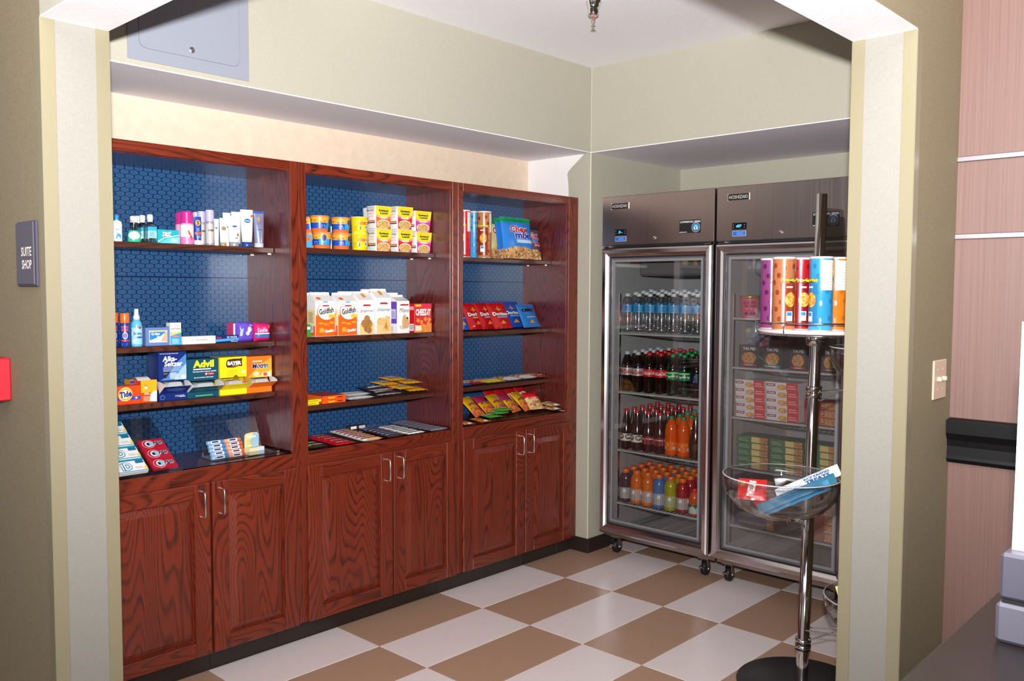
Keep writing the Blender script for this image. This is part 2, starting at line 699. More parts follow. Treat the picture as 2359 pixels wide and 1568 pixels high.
# lobby wall of pink wood panels, aluminium strips and black chair rail
YP = -.973
lw = struct(obj('wall_lobby', None))
for k, (z0, z1) in enumerate(((0, .976), (1.118, 1.678), (1.694, 1.917), (1.933, ZC))):
    MB().box(XRO, 6, YP, YP + .05, z0, z1, PINKW, .001).build('wall_panel', lw)
for k, z in enumerate((1.925, 1.686)):
    sbox('trim_%d' % (7 + k), XRO, 6, YP - .006, YP + .03, z - .008, z + .008, ALU, None, .0015)
b = MB()
BLK = mat('#08080b', .45, name='black_lacquer', spec=.25)
pr = [(0, .978), (-.012, .978), (-.02, .99), (-.016, 1.0), (-.014, 1.03), (-.018, 1.05), (-.028, 1.066), (-.032, 1.072), (-.032, 1.112), (0, 1.116)]
n = len(pr)
b.add([(XRO + .0005, YP + y, z) for y, z in pr] + [(6, YP + y, z) for y, z in pr],
      [(i, (i + 1) % n, n + (i + 1) % n, n + i) for i in range(n)] + [tuple(range(n)), tuple(range(n, 2 * n))[::-1]], BLK)
struct(b.build('trim_9'))
# dark base tiles: toe kick of the cabinets and foot of the column
bb = struct(obj('baseboard_left', None))
for k in range(10):
    y0 = -2.876 + k * .3048
    MB().box(-.136, -.122, y0 + .0006, min(y0 + .3042, -.001), 0, .082, KICK, .0008).build('base_tile', bb)
bc = struct(obj('baseboard_column', None))
for x0, x1, y0, y1 in ((-.121, .0095, -.0095, -.0002), (.0002, .0095, -.0002, .3), (.0002, .0095, .3005, .6)):
    MB().box(x0, x1, y0, y1, 0, .083, KICK, .0008).build('base_tile', bc)

# ------------------------------------------------------------------ wall fittings
# access panel in the soffit
APM = mat('#8b8f9b', .55, name='grey_primer')
t = thing('access_panel', 'pale grey access panel with rounded door set in the soffit', 'access panel', (0, -2.367, 2.30))
MB().box(0, .004, -.233, .233, .012, .44, APM, .001).build('frame', t)
b = MB()
pts = []
for cx_, cz_, a0 in ((-.165, .085, 180), (.165, .085, 270)):
    for k in range(5):
        a = math.radians(a0 + k * 22.5)
        pts.append((cx_ + .027 * math.cos(a), cz_ + .027 * math.sin(a)))
pts += [(.192, .41), (-.192, .41)]
n = len(pts)
g = mat('#6b6c74', .6)
grow = [(u * 1.008, .235 + (v - .235) * 1.008) for u, v in pts]
b.poly(pl(.004), grow, g, .0003)
b.add([(.0055, u, v) for u, v in pts] + [(.004, u, v) for u, v in pts], [tuple(range(n))] + [(i, i + n, (i + 1) % n + n, (i + 1) % n) for i in range(n)], APM)
b.build('panel_door', t)
b = MB().lathe([(.0001, .0075), (.009, .0075), (.011, .0055)], ALU, 16)
b.v = [(z, y, x) for x, y, z in b.v]
b.box(.0074, .0082, -.008, .008, -.0012, .0012, mat('#555555'))
b.build('screw_lock', t, (0, .002, .085))
# sprinkler head
CHROME = mat((.82, .81, .83), .07, 1., name='chrome')
t = thing('fire_sprinkler', 'chrome pendent fire sprinkler on the white ceiling', 'sprinkler', (.70, -.885, ZC))
MB().lathe([(.036, 0), (.0355, -.003), (.028, -.016), (.024, -.03), (.0235, -.05), (.02, -.058), (.012, -.058)], CHROME, 24, cap=(False, True)).build('cup', t)
b = MB()
for s_ in (-1, 1):
    b.tube([(s_ * .009, 0, -.055), (s_ * .0095, 0, -.067), (s_ * .006, 0, -.08), (0, 0, -.086)], .0018, CHROME, 6)
b.lathe([(.004, -.083), (.005, -.09), (.003, -.094)], CHROME, 10)
b.build('yoke', t)
MB().lathe([(.0022, -.056), (.0025, -.066), (.0022, -.08)], mat('#b8322a', .1, coat=.6), 8).build('glass_bulb', t)
b = MB()
b.lathe([(.003, -.094), (.006, -.1), (.009, -.104), (.0125, -.105), (.0125, -.1062), (.0001, -.1062)], CHROME, 20)
b.build('deflector', t)
# sign plaque on the front wall
SG = mat('#504c57', .5, name='sign_grey')
t = thing('sign_plaque', 'grey plastic wall sign reading suite shop beside the opening', 'sign', (.37, YO, 1.61), (0, 0, -PI / 2))
MB().box(0, .007, -.058, .1, -.092, .092, mat('#454150', .5), .003).build('back_plate', t)
MB().box(.007, .011, -.052, .088, -.086, .088, SG, .0015).build('face_plate', t)
b = MB()
wt = mat('#eeeae2', .5)
b.text(pl(.0112), 'SUITE', .034, .006, .082, .026, wt, .0006, bold=.02)
b.text(pl(.0112), 'SHOP', .036, -.030, .078, .026, wt, .0006, bold=.02)
b.build('lettering', t, label='white raised capital letters')
# red alarm box at the picture edge
t = thing('alarm_box', 'red metal fire alarm box at left edge of the front wall', 'alarm box', (.135, YO, 1.242), (0, 0, -PI / 2))
RED = mat('#b01026', .4, name='alarm_red')
MB().box(0, .045, -.077, .077, -.064, .064, RED, .004).build('case', t)
MB().box(.045, .05, -.06, .06, -.05, .05, RED, .002).build('cover', t)
# light switch
t = thing('light_switch', 'ivory two toggle light switch plate on the olive wall', 'light switch', (XRO, -1.092, 1.247), (0, 0, 0))
IV = mat('#c9ae98', .4, name='ivory_plastic')
MB().box(0, .006, -.058, .058, -.06, .06, IV, .0025).build('plate', t)
for y in (-.023, .023):
    MB().box(.005, .0185, y - .005, y + .005, -.004, .009, IV, .0015).build('toggle', t)
    for z in (-.03, .03):
        b = MB().lathe([(.003, 0), (.0026, .001), (.0001, .0012)], mat('#b9a48f', .4), 8)
        b.v = [(zz + .006, yy + y, xx + z) for xx, yy, zz in b.v]
        b.build('screw', t)
# reception counter with a terminal, cut by the right picture edge
t = thing('reception_counter', 'dark brown reception counter top at lower right', 'counter', (2.98, -1.75, 0))
CTR = paintwall('counter_laminate', '#231d1b', 250, .05, .35, .15)
MB().box(-.325, .6, -1.3, .77, .93, .97, CTR, .006).build('worktop', t)
MB().box(-.28, .58, -1.25, .765, 0, .93, mat('#33271f', .5, var=.1), .003).build('counter_body', t)
MB().box(-.30, -.28, -1.25, .765, .03, .9, mat('#2e231d', .5, var=.1), .003).build('kick_panel', t)

# ------------------------------------------------------------------ cabinets
WV = wood('oak_vertical', 2, '#6e2512', '#280d06', '#7d2e18')
WH = wood('oak_horizontal', 1, '#6e2512', '#280d06', '#7d2e18')
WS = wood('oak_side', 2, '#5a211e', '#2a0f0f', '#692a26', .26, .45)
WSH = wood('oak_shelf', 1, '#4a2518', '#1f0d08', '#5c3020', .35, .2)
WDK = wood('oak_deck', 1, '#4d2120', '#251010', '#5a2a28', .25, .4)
HEX = hexpaper('blue_hexagon_paper')
NICKEL = steel('satin_nickel', (.74, .73, .72), .22, 2, .02)


def cabinet(label, y0, y1, lw, rw, shelves, ym):
    t = thing('display_cabinet', label, 'cabinet', (-.3, (y0 + y1) / 2, 0), group='built in cabinets')
    oy = (y0 + y1) / 2

    def bx(name, x0, x1, a, b_, z0, z1, m, bev=.0009, par=None):
        return MB().box(x0 + .3, x1 + .3, a - oy, b_ - oy, z0, z1, m, bev).build(name, par or t)
    bx('side_panel', -.455, XF - .018, y0 + lw - .019, y0 + lw, .83, 2.02, WS)
    bx('side_panel', -.455, XF - .018, y1 - rw, y1 - rw + .019, .83, 2.02, WS)
    bx('back_panel', -.452, -.44, y0 + lw, y1 - rw, .82, 1.5620, HEX, 0)
    bx('back_panel', -.452, -.44, y0 + lw, y1 - rw, 1.5635, 2.018, HEX, 0)
    bx('top_panel', -.455, XF - .018, y0 + lw, y1 - rw, 2.0, 2.02, WDK)
    bx('deck', -.455, XF - .001, y0 + lw, y1 - rw, .80, .823, WDK)
    bx('carcass', -.455, XF - .02, y0 + .005, y1 - .005, .083, .80, WS)
    bx('face_stile', XF - .019, XF, y0 + .0006, y0 + lw, .083, 2.045, WV)
    bx('face_stile', XF - .019, XF, y1 - rw, y1 - .0006, .083, 2.045, WV)
    bx('top_rail', XF - .019, XF, y0 + lw, y1 - rw, 2.004, 2.045, WH)
    bx('mid_rail', XF - .019, XF, y0 + lw, y1 - rw, .762, .823, WH)
    bx('bottom_rail', XF - .019, XF, y0 + lw, y1 - rw, .083, .13, WH)
    for z in shelves:
        s = bx('shelf', -.438, -.218, y0 + lw + .002, y1 - rw - .002, z - .022, z, WSH, .002)
        for a in (y0 + lw, y1 - rw):
            for x in (-.4, -.26):
                d = .007 if a < oy else -.007
                bx('shelf_pin', x - .003, x + .003, a, a + d, z - .027, z - .022, NICKEL, 0, s)
    e0 = y0 + lw - .013
    e1 = y1 - (rw - .013 if rw < .05 else rw - .013)
    for a, b_, hs in ((e0, ym - .004, 1), (ym + .004, e1, -1)):
        d = obj('door', None, t, (XF + .3, (a + b_) / 2 - oy, .085))
        W_, H_ = b_ - a, .679
        sw, rl = .068, .058
        dz = lambda nm, p0, p1, q0, q1, m, x1=.019: MB().box(.0005, x1, p0, p1, q0, q1, m, .003).build(nm, d)
        dz('door_stile', -W_ / 2, -W_ / 2 + sw, 0, H_, WV)
        dz('door_stile', W_ / 2 - sw, W_ / 2, 0, H_, WV)
        dz('door_rail', -W_ / 2 + sw, W_ / 2 - sw, 0, rl, WH)
        dz('door_rail', -W_ / 2 + sw, W_ / 2 - sw, H_ - rl, H_, WH)
        p = MB()
        u, z0, z1 = W_ / 2 - sw, rl, H_ - rl
        rg = [(u, z0, z1, .006), (u - .004, z0 + .004, z1 - .004, .006), (u - .032, z0 + .03, z1 - .03, .0165), (u - .034, z0 + .032, z1 - .032, .0175)]
        vs = []
        for uu, a0, a1, x in rg:
            vs += [(x, -uu, a0), (x, uu, a0), (x, uu, a1), (x, -uu, a1)]
        fs = [(k * 4 + i, k * 4 + (i + 1) % 4, k * 4 + 4 + (i + 1) % 4, k * 4 + 4 + i) for k in range(3) for i in range(4)] + [(12, 13, 14, 15)]
        p.add(vs, fs, WV)
        p.build('raised_panel', d)
        hy = hs * (W_ / 2 - .036)
        zt = H_ - .03
        hb = MB()
        pts = [(.018, hy, zt), (.036, hy, zt), (.043, hy, zt - .004), (.046, hy, zt - .012), (.047, hy, zt - .05), (.046, hy, zt - .088), (.043, hy, zt - .096), (.036, hy, zt - .1), (.018, hy, zt - .1)]
        hb.tube(pts, .0045, NICKEL, 8)
        hb.build('handle', d, label='satin nickel bow handle')
    return t


cabinet('oak cabinet farthest left, beside the cream jamb', -2.775, -1.86, .037, .037, (1.690, 1.293, 1.075), -2.278)
cabinet('middle oak cabinet of three, between the other two cabinets', -1.86, -.945, .037, .037, (1.698, 1.302, .996), -1.374)
cabinet('oak cabinet on the right, next to the beige column', -.945, -.002, .035, .083, (1.686, 1.296, 1.003), -.462)

# ------------------------------------------------------------------ refrigerators
STEEL = steel('brushed_steel', (.42, .37, .36), .30, 2, .06)
STEELH = steel('polished_door_steel', (.68, .65, .66), .2, 2, .04)
DARKG = mat('#1a1a1d', .5, name='black_gasket')
INT = mat('#a9a7a6', .45, name='grey_liner', var=.03)
GLASS = clear('door_glass', (.86, .87, .87), 1.1, .03)
GLASSF = clear('fogged_door_glass', (.86, .86, .86), 1.1, .03, .02, .04)
WIREM = mat('#b9b8b6', .35, name='coated_wire')
YF = .03


def digits(b, sf, txt, cu, cv, m):
    b.text(sf, txt, cu, cv, .03, .013, m, .0012, shear=.12)


def fridge(name, label, x0, W_, shelves, disp, series, slopes=()):
    # local frame: front +X (towards the room), right +Y
    t = thing(name, label, 'refrigerator', (x0 + W_ / 2, YF, 0), (0, 0, -PI / 2), 'upright refrigerators')
    h = W_ / 2
    D = -.78
    B = lambda nm, a, b_, c, d, e, f, m, bev=.001, par=None, lb=None: MB().box(a, b_, c, d, e, f, m, bev).build(nm, par or t, label=lb)
    B('side_wall', D, -.062, -h, -h + .045, .135, 2.0, STEEL)
    B('side_wall', D, -.062, h - .045, h, .135, 2.0, STEEL)
    B('rear_wall', D, D + .045, -h + .045, h - .045, .135, 2.0, INT)
    B('cabinet_floor', D, -.062, -h, h, .10, .135, STEEL)
    lin_ = MB()
    lin_.box(D + .045, -.065, -h + .045, -h + .048, .135, 1.76, INT)
    lin_.box(D + .045, -.065, h - .048, h - .045, .135, 1.76, INT)
    lin_.box(D + .045, -.065, -h + .048, h - .048, .135, .15, INT)
    for k in range(7):
        y = -h + .09 + k * (W_ - .18) / 6
        lin_.box(D + .06, -.08, y - .006, y + .006, .15, .1525, INT)
    lin_.build('liner', t)
    B('ceiling_panel', D, -.062, -h, h, 1.76, 1.80, INT)
    B('evaporator_housing', D + .05, -.22, -h + .1, h - .06, 1.60, 1.76, mat('#6a6767', .5), .012)
    hp = B('header_panel', -.062, 0, -h, h, 1.768, 2.038, STEEL, .003)
    B('machine_cover', D, -.062, -h, h, 1.80, 2.02, STEEL)
    # badge, thermostat, energy label, series plate, lock
    bl = mat('#17171a', .3)
    b = MB().box(0, .003, -h + .064, -h + .180, 1.968, 1.998, bl, .001)
    b.box(0, .0034, -h + .062, -h + .0655, 1.966, 2.0, STEELH)
    b.box(0, .0034, -h + .1785, -h + .182, 1.966, 2.0, STEELH)
    b.text(pl(.003), 'HOSHIZAKI', -h + .122, 1.983, .1, .017, mat('#b9b5b2', .3), .0006, bold=.012)
    b.build('badge', t, label='black badge with silver capital lettering')
    b = MB().box(0, .004, -h + .09, -h + .168, 1.822, 1.855, mat('#0b0c11', .2), .002)
    blue = mat('#4db2ff', .4, emit=2.4)
    digits(b, pl(.004), disp, -h + .129, 1.8385, blue)
    for y in (-.030, .030):
        for z in (-.006, .006):
            b.ell(pl(.004), -h + .129 + y, 1.8385 + z, .0018, .0018, mat('#c8ccd6', .4), .0006, 8)
    b.build('thermostat_display', t, label='black display with glowing blue digits')
    b = MB().box(0, .002, -h + .092, -h + .166, 1.788, 1.815, mat('#9fb2cc', .4), .0005)
    b.rect(pl(.002), -h + .0945, -h + .1635, 1.7905, 1.8125, mat('#2a62b8', .4), .0003)
    b.lines(pl(.002), -h + .115, -h + .158, 1.795, 1.810, 3, mat('#6d98d8', .4), .5, .0006)
    b.build('sticker', t)
    b = MB().box(0, .002, h - .205, h - .075, 1.816, 1.884, mat('#1d1d22', .35), .0005)
    wt_ = mat('#eef0f2', .4)
    b.text(pl(.002), 'COMMERCIAL SERIES', h - .14, 1.874, .122, .0095, wt_, .0006, bold=.01)
    b.text(pl(.002), series, h - .18, 1.821, .044, .0055, wt_, .0006)
    b.ell(pl(.002), h - .106, 1.844, .0245, .0245, mat('#dfe9f2', .4), .0004, 24)
    b.ell(pl(.002), h - .106, 1.844, .023, .023, mat('#3c3f4a', .4), .0006, 24)
    b.ell(pl(.002), h - .106, 1.844, .017, .017, mat('#3aa0dc', .4), .0008, 24)
    b.poly(pl(.002), [(h - .119, 1.835), (h - .11, 1.849), (h - .106, 1.855), (h - .1, 1.849), (h - .093, 1.835)], mat('#e8f3fb', .4), .001)
    b.poly(pl(.002), [(h - .109, 1.836), (h - .108, 1.848), (h - .105, 1.852), (h - .103, 1.847), (h - .102, 1.836)], mat('#15181e', .4), .0013)
    b.build('series_plate', t, label='black plate with a round blue penguin emblem')
    b = MB().lathe([(.0095, 0), (.0095, .004), (.008, .006), (.0001, .0065)], CHROME, 16)
    b.v = [(z, y, x) for x, y, z in b.v]
    b.box(.0064, .0072, -.0012, .0012, -.005, .005, mat('#333333'))
    b.build('lock', t, (0, -.005, 1.799))
    B('door_gap', -.05, -.02, -h + .01, h - .01, 1.752, 1.768, DARKG, 0)
    for y in (-h + .012, h - .052):
        B('hinge', -.03, .006, y, y + .04, 1.756, 1.7655, CHROME, .001)
    # door: steel frame, gasket and glass
    d = obj('door', None, t, (0, 0, 0))
    z0, z1, fw = .138, 1.754, .05
    b = MB()
    a = (h - .002, z0, z1)
    prof = [(0, -.05), (0, .0), (.006, .012), (.014, .016), (.034, .014), (.044, .006), (.05, .0), (.05, -.05)]
    for nm, sgn in (('door_frame', 0),):
        vs = []
        for ins, dx in prof:
            vs += [(dx, -h + .002 + ins, z0 + ins), (dx, h - .002 - ins, z0 + ins), (dx, h - .002 - ins, z1 - ins), (dx, -h + .002 + ins, z1 - ins)]
        fs = [(k * 4 + i, k * 4 + (i + 1) % 4, k * 4 + 4 + (i + 1) % 4, k * 4 + 4 + i) for k in range(len(prof) - 1) for i in range(4)]
        b.add(vs, fs, STEELH)
    b.build('door_frame', d)
    b = MB()
    i1, i2 = .05, .058
    for ins0, ins1, dx, m in ((i1, i2, -.004, DARKG), (i2, .066, -.008, mat('#55555a', .4)), (.066, .08, -.012, mat('#7d7b7d', .35))):
        vs = []
        for ins in (ins0, ins1):
            vs += [(dx, -h + ins, z0 + ins), (dx, h - ins, z0 + ins), (dx, h - ins, z1 - ins), (dx, -h + ins, z1 - ins)]
        b.add(vs, [(i, (i + 1) % 4, 4 + (i + 1) % 4, 4 + i) for i in range(4)], m)
    b.build('gasket', d)
    MB().box(-.022, -.016, -h + .05, h - .05, z0 + .05, z1 - .05, GLASSF if 'freezer' in name else GLASS).build('glass_pane', d, label='fogged door glass' if 'freezer' in name else 'clear door glass')
    # pilasters and wire shelves
    for y in (-h + .0485, h - .0525):
        for x in (-.11, D + .09):
            B('shelf_standard', x - .009, x + .009, y, y + .004, .2, 1.5, STEELH, .001)
    for si, z in enumerate(shelves):
        b = MB()
        sl = slopes[si] if slopes else 0.
        ya, yb, xa, xb = -h + .062, h - .062, D + .07, -.09
        n = 24
        for k in range(n + 1):
            y = ya + (yb - ya) * k / n
            b.box(xa, xb, y - .0016, y + .0016, z - .005, z - .001, WIREM)
        for x in (xa, (xa + xb) / 2, xb):
            b.box(x - .003, x + .003, ya, yb, z - .012, z - .005, WIREM)
        b.tube([(xb + .004, ya, z - .0065), (xb + .004, yb, z - .0065)], .005, WIREM, 8)
        b.v = [(x, y, zz + sl * (xb - x)) for x, y, zz in b.v]
        b.build('wire_shelf', t)
    # casters
    for y in (-h + .055, h - .075):
        c = obj('caster', None, t, (-.1, y, 0))
        b = MB().lathe([(.0001, -.014), (.030, -.014), (.0365, -.010), (.0375, 0), (.0365, .010), (.030, .014), (.0001, .014)], mat('#131416', .55, name='rubber'), 20)
        b.v = [(x, z, y_ + .0375) for x, y_, z in b.v]
        b.build('wheel', c)
        b = MB()
        for s_ in (-1, 1):
            b.box(-.016, .012, s_ * .018 - .0015, s_ * .018 + .0015, .03, .095, STEELH)
        b.box(-.03, .03, -.03, .03, .093, .1, STEELH, .001)
        b.tube([(0, -.021, .0375), (0, .021, .0375)], .005, CHROME, 8)
        b.build('fork', c)
        MB().box(.03, .055, -.012, .012, .05, .056, CHROME, .001).build('brake_tab', c)
    return t


FR1 = fridge('display_refrigerator', 'steel glass door refrigerator filled with drink bottles', .062, .712, (1.278, .942, .608, .301), '3-', 'REFRIGERATOR', (.10, .03, .03, .03))
FR2 = fridge('display_freezer', 'steel glass door freezer filled with frozen food boxes', .786, .712, (1.381, 1.128, .870, .608, .307), 'dEF', 'FREEZER')
FR2['category'] = 'freezer'

# ------------------------------------------------------------------ wire and bowl display rack
RX, RY = 1.650, -.764
ACR2 = clear('hazy_acrylic', (.80, .79, .79), 1.5, .12, .12)
ACR = clear('clear_acrylic', (.93, .93, .93), 1.3, .035)
RKC = mat((.55, .53, .52), .10, 1., name='dark_chrome')
LEAN = (.012, .024, 0)
rk = thing('display_rack', 'chrome pole display rack with a tray and clear plastic bowls', 'display rack', (RX, RY, 0))
b = MB().lathe([(.0001, 0), (.243, 0), (.245, .004), (.240, .009), (.06, .012), (.03, .016), (.0001, .016)], mat('#2b2a2b', .4, name='black_steel', var=.05), 48)
b.build('base', rk)
pole = obj('pole', None, rk, (0, 0, .012), LEAN)
b = MB().lathe([(.0225, 0), (.0225, .6), (.021, .6), (.021, 1.3)], RKC, 24)
b.lathe([(.0195, 1.3), (.0195, 1.86), (.017, 1.862), (.016, 1.85)], RKC, 20)
b.build('pole_tube', pole)
for z in (.13, 1.105):
    b = MB()
    for dz_ in (0, .024):
        b.lathe([(.022, z + dz_), (.029, z + dz_ + .001), (.0295, z + dz_ + .019), (.022, z + dz_ + .021)], RKC, 20, cap=(False, False))
    b.build('collar', pole)
b = MB().lathe([(.016, 1.30), (.034, 1.302), (.036, 1.335), (.03, 1.345), (.016, 1.345)], RKC, 20)
b.build('tray_hub', pole)
V = Vector
VC = V((CAM.x - RX, CAM.y - RY, 0)).normalized()          # towards the lobby
VR = V((-VC.y, VC.x, 0))                                  # to the right of it
TZ = 1.372
b = MB().lathe([(.0001, TZ - .012), (.215, TZ - .012), (.222, TZ - .006), (.222, TZ), (.0001, TZ)], mat('#d9cfd4', .4, name='tray_plastic'), 48)
rim = [(.228 * math.cos(2 * PI * k / 48), .228 * math.sin(2 * PI * k / 48), TZ + .028) for k in range(48)]
tr = b.build('tray', rk, (.03, .012, 0))
b = MB().tube(rim, .003, RKC, 6, True)
b.tube([(x, y, TZ - .016) for x, y, z in rim], .0025, RKC, 6, True)
for k in range(0, 48, 8):
    x, y, z = rim[k + 3]
    b.tube([(x, y, TZ + .028), (x * 1.01, y * 1.01, TZ), (x, y, TZ - .016), (x * .8, y * .8, TZ - .02), (x * .15, y * .15, TZ - .03)], .0022, RKC, 6)
b.build('guard_rail', tr)


def bowl(off, z, R, lb):
    c = VC * off[0] + VR * off[1]
    root = obj('bowl', None, rk, (c.x, c.y, z))
    pr_ = [(.001, .0), (.05, .001), (.1, .008), (.15, .035), (.185, .075), (.2, .115), (.2, .15)]
    pr_ = [(r * R / .2, zz) for r, zz in pr_]
    ins = [(max(r - .003, .001), zz + .003) for r, zz in pr_][::-1]
    b = MB().lathe(pr_ + [(R - .0015, .1515)] + ins, ACR, 48, cap=(False, False))
    b.build('bowl_shell', root, label=lb)
    b = MB().lathe([(R + .001, .149), (R + .002, .1505), (R + .001, .152), (R - .003, .152)], mat('#d8d4d4', .15, alpha=.8), 48, cap=(False, False))
    b.build('bowl_rim', root)
    # wire arm back to the pole
    d = V((-c.x, -c.y, 0))
    n_ = d.normalized()
    q = V((-n_.y, n_.x, 0))
    b = MB()
    for s_ in (-1, 1):
        b.tube([d - n_ * .02 + q * .02 * s_ + V((0, 0, -.03)), d * .55 + q * .03 * s_ + V((0, 0, -.012)), q * .04 * s_ + V((0, 0, -.004)), -n_ * .06 + q * .05 * s_ + V((0, 0, -.004))], .003, RKC, 6)
    b.tube([d - n_ * .02 + V((0, 0, -.075)), d * .6 + V((0, 0, -.02))], .003, RKC, 6)
    b.build('wire_arm', root)
    return V((RX + c.x, RY + c.y, z))


BW1 = bowl((.22, -.085), .705, .205, 'clear plastic bowl holding candy packs')
BW2 = bowl((.1, .27), 1.165, .2, 'clear plastic bowl under the tray')
BW3 = bowl((.1, .27), .255, .2, 'lowest clear plastic bowl')
# clear sign holder clipped at the top
b = MB()
b.box(-.0015, .0015, -.075, .075, 0, .33, ACR2)
b.box(.004, .007, -.075, .075, 0, .30, ACR2)
b.box(-.0015, .007, -.075, .075, -.003, 0, ACR2)
b.build('sign_holder', rk, (VC.x * -.07 + VR.x * .085, VC.y * -.07 + VR.y * .085, 1.50), (0, math.radians(-4), math.atan2(VC.y, VC.x) + .9))

# terminal on the counter at the right picture edge
tx, ty = 2.722, -2.44
z1, z2, z3 = row_z(1380, tx, ty), row_z(1273, tx, ty), row_z(742, tx, ty)
t = thing('counter_terminal', 'grey terminal with a bright white screen panel at the right edge', 'terminal', (tx, ty, .9705))
MB().box(-.006, .22, 0, .2, 0, z1 - .975, mat('#5c5a66', .45), .006).build('base', t)
MB().box(.002, .215, .004, .19, z1 - .975, z1 - .9695, mat('#17171c', .5)).build('seam', t)
MB().box(-.002, .22, .002, .2, z1 - .9695, z2 - .9705, mat('#4c4a56', .45), .005).build('body', t)
xp, xt = col_x(2331, ty + .03, z2) - tx, col_x(2355, ty + .03, z3) - tx
b = MB()
pts = [(xp, z2 - .97), (xt, z3 - .97), (xt + .3, z3 - .97), (xp + .3, z2 - .97)]
b.add([(x, .03, z) for x, z in pts] + [(x, .055, z) for x, z in pts], [(3, 2, 1, 0), (4, 5, 6, 7), (0, 1, 5, 4), (1, 2, 6, 5), (2, 3, 7, 6), (3, 0, 4, 7)], mat('#f2f2f0', .4))
b.build('panel_frame', t)
b = MB()
b.add([(pts[0][0] + .004, .0295, pts[0][1] + .004), (pts[1][0] + .004, .0295, pts[1][1] - .006), (pts[2][0], .0295, pts[2][1] - .006), (pts[3][0], .0295, pts[3][1] + .004)], [(3, 2, 1, 0)], mat('#f4f6ff', .3, emit=1.0))
b.build('screen', t, label='glowing white screen')

# ------------------------------------------------------------------ makers of packaged goods
# local frame of every pack: front +X, right +Y, up +Z, origin at the middle of its foot
WHT = mat('#f2f0ee', .4, name='white_print')
BLKP = mat('#1c1a1c', .45, name='black_print')
GREYP = mat('#8f8d90', .45, name='grey_print')


def SP(a, b_, yt, z, xf=-.232):
    """flat fronted pack seen between columns a and b_: middle y, width, height"""
    yl, yr = col_y(a, xf, z), col_y(b_, xf, z)
    return (yl + yr) / 2, yr - yl, row_z(yt, xf, (yl + yr) / 2) - z


def RP(a, b_, yt, z, x=-.27):
    """round pack: middle y, diameter, height"""
    y = col_y((a + b_) / 2, x, z)
    D = (V((x, y, z)) - CAM).dot(FW)
    k = math.hypot(1, ((a + b_) / 2 - IW / 2) / FPX)
    return y, (b_ - a) * D / FPX / k, row_z(yt, x, y) - z


ORD = ['first', 'second', 'third', 'fourth', 'fifth', 'sixth', 'seventh', 'eighth', 'ninth', 'tenth', 'eleventh', 'twelfth']


def boxm(w, d, h, c, deco=None, left=None, bev=.0007):
    b = MB().box(-d / 2, d / 2, -w / 2, w / 2, 0, h, c, bev)
    if deco:
        deco(b, pl(d / 2), w, h)
    if left:
        left(b, side(-w / 2), d, h)
    return b


def carton(name, label, cat, px, z, c, deco=None, d=.06, xf=-.232, rz=0., left=None, group=None):
    y, w, h = SP(*px, z, xf)
    o = boxm(w, d, h, c, deco, left).build(name, None, (xf - d / 2, y, z), (0, 0, rz))
    return tag(o, label, cat, group)


def loft(b, rings, m, smooth=True, cap=(True, True)):
    n = len(rings[0])
    vs = [p for r in rings for p in r]
    fs = [(j * n + i, j * n + (i + 1) % n, (j + 1) * n + (i + 1) % n, (j + 1) * n + i) for j in range(len(rings) - 1) for i in range(n)]
    b.add(vs, fs, m, smooth)
    if cap[0]:
        b.add(rings[0], [tuple(range(n))[::-1]], m)
    if cap[1]:
        b.add(rings[-1], [tuple(range(n))], m)
    return b


def sup(hx, hy, z, e=2., n=20, ox=0.):
    out = []
    for i in range(n):
        a = 2 * PI * (i + .5) / n
        c, s_ = math.cos(a), math.sin(a)
        out.append((ox + hx * math.copysign(abs(c) ** (2 / e), c), hy * math.copysign(abs(s_) ** (2 / e), s_), z))
    return out


def slab(p):
    return max(0., 1 - abs(2 * p - 1) ** 4) ** .5


def pillow(p):
    return max(0., math.sin(PI * min(max(p, 0), 1))) ** .55


def fin(p, e=.06):
    return 0. if p <= e or p >= 1 - e else slab((p - e) / (1 - 2 * e))


def bagm(w, h, t, mf, back, A=pillow, B=fin, nu=16, nv=20, wr=.08, seed=1, waist=.05, deco=None):
    """filled foil pack; mf(s, q) picks the print colour of the front"""
    b = MB()
    ph = seed * 1.7

    def fx(s_, q):
        k = A(s_) * B(q)
        return t / 2 * k + wr * t * .5 * k * (math.sin(9 * s_ + 5 * q + ph) * .5 + math.sin(17 * q - 6 * s_ + 2 * ph) * .35) + .0005

    def wv(s_, q):
        return .0012 * math.sin(26 * s_ + ph) * (1 - min(1, 3 * A(s_) * B(q)))

    def P(s_, q, sg, o=0.):
        ww = w * (1 - waist * math.sin(PI * q))
        return (wv(s_, q) + (fx(s_, q) + o if sg > 0 else -fx(s_, q) * .8 - .0003), (s_ - .5) * ww, q * h)
    vs = [P(i / nu, j / nv, 1) for j in range(nv + 1) for i in range(nu + 1)]
    by = {}
    for j in range(nv):
        for i in range(nu):
            a = j * (nu + 1) + i
            by.setdefault(mf((i + .5) / nu, (j + .5) / nv), []).append((a, a + 1, a + nu + 2, a + nu + 1))
    for m, fs in by.items():
        b.add(vs, fs, m, True)
    b.grid(lambda a, c: P(a, c, -1), nu, nv, back, True, True)
    sf = lambda u, v, o: P(u / w + .5, v / h, 1, o)
    if deco:
        deco(b, sf, w, h)
    return b


def solid(m):
    return lambda s_, q: m


# ------------------------------------------------------------------ left cabinet, top shelf
Z = 1.6907
G = 'toiletries on the top shelf'


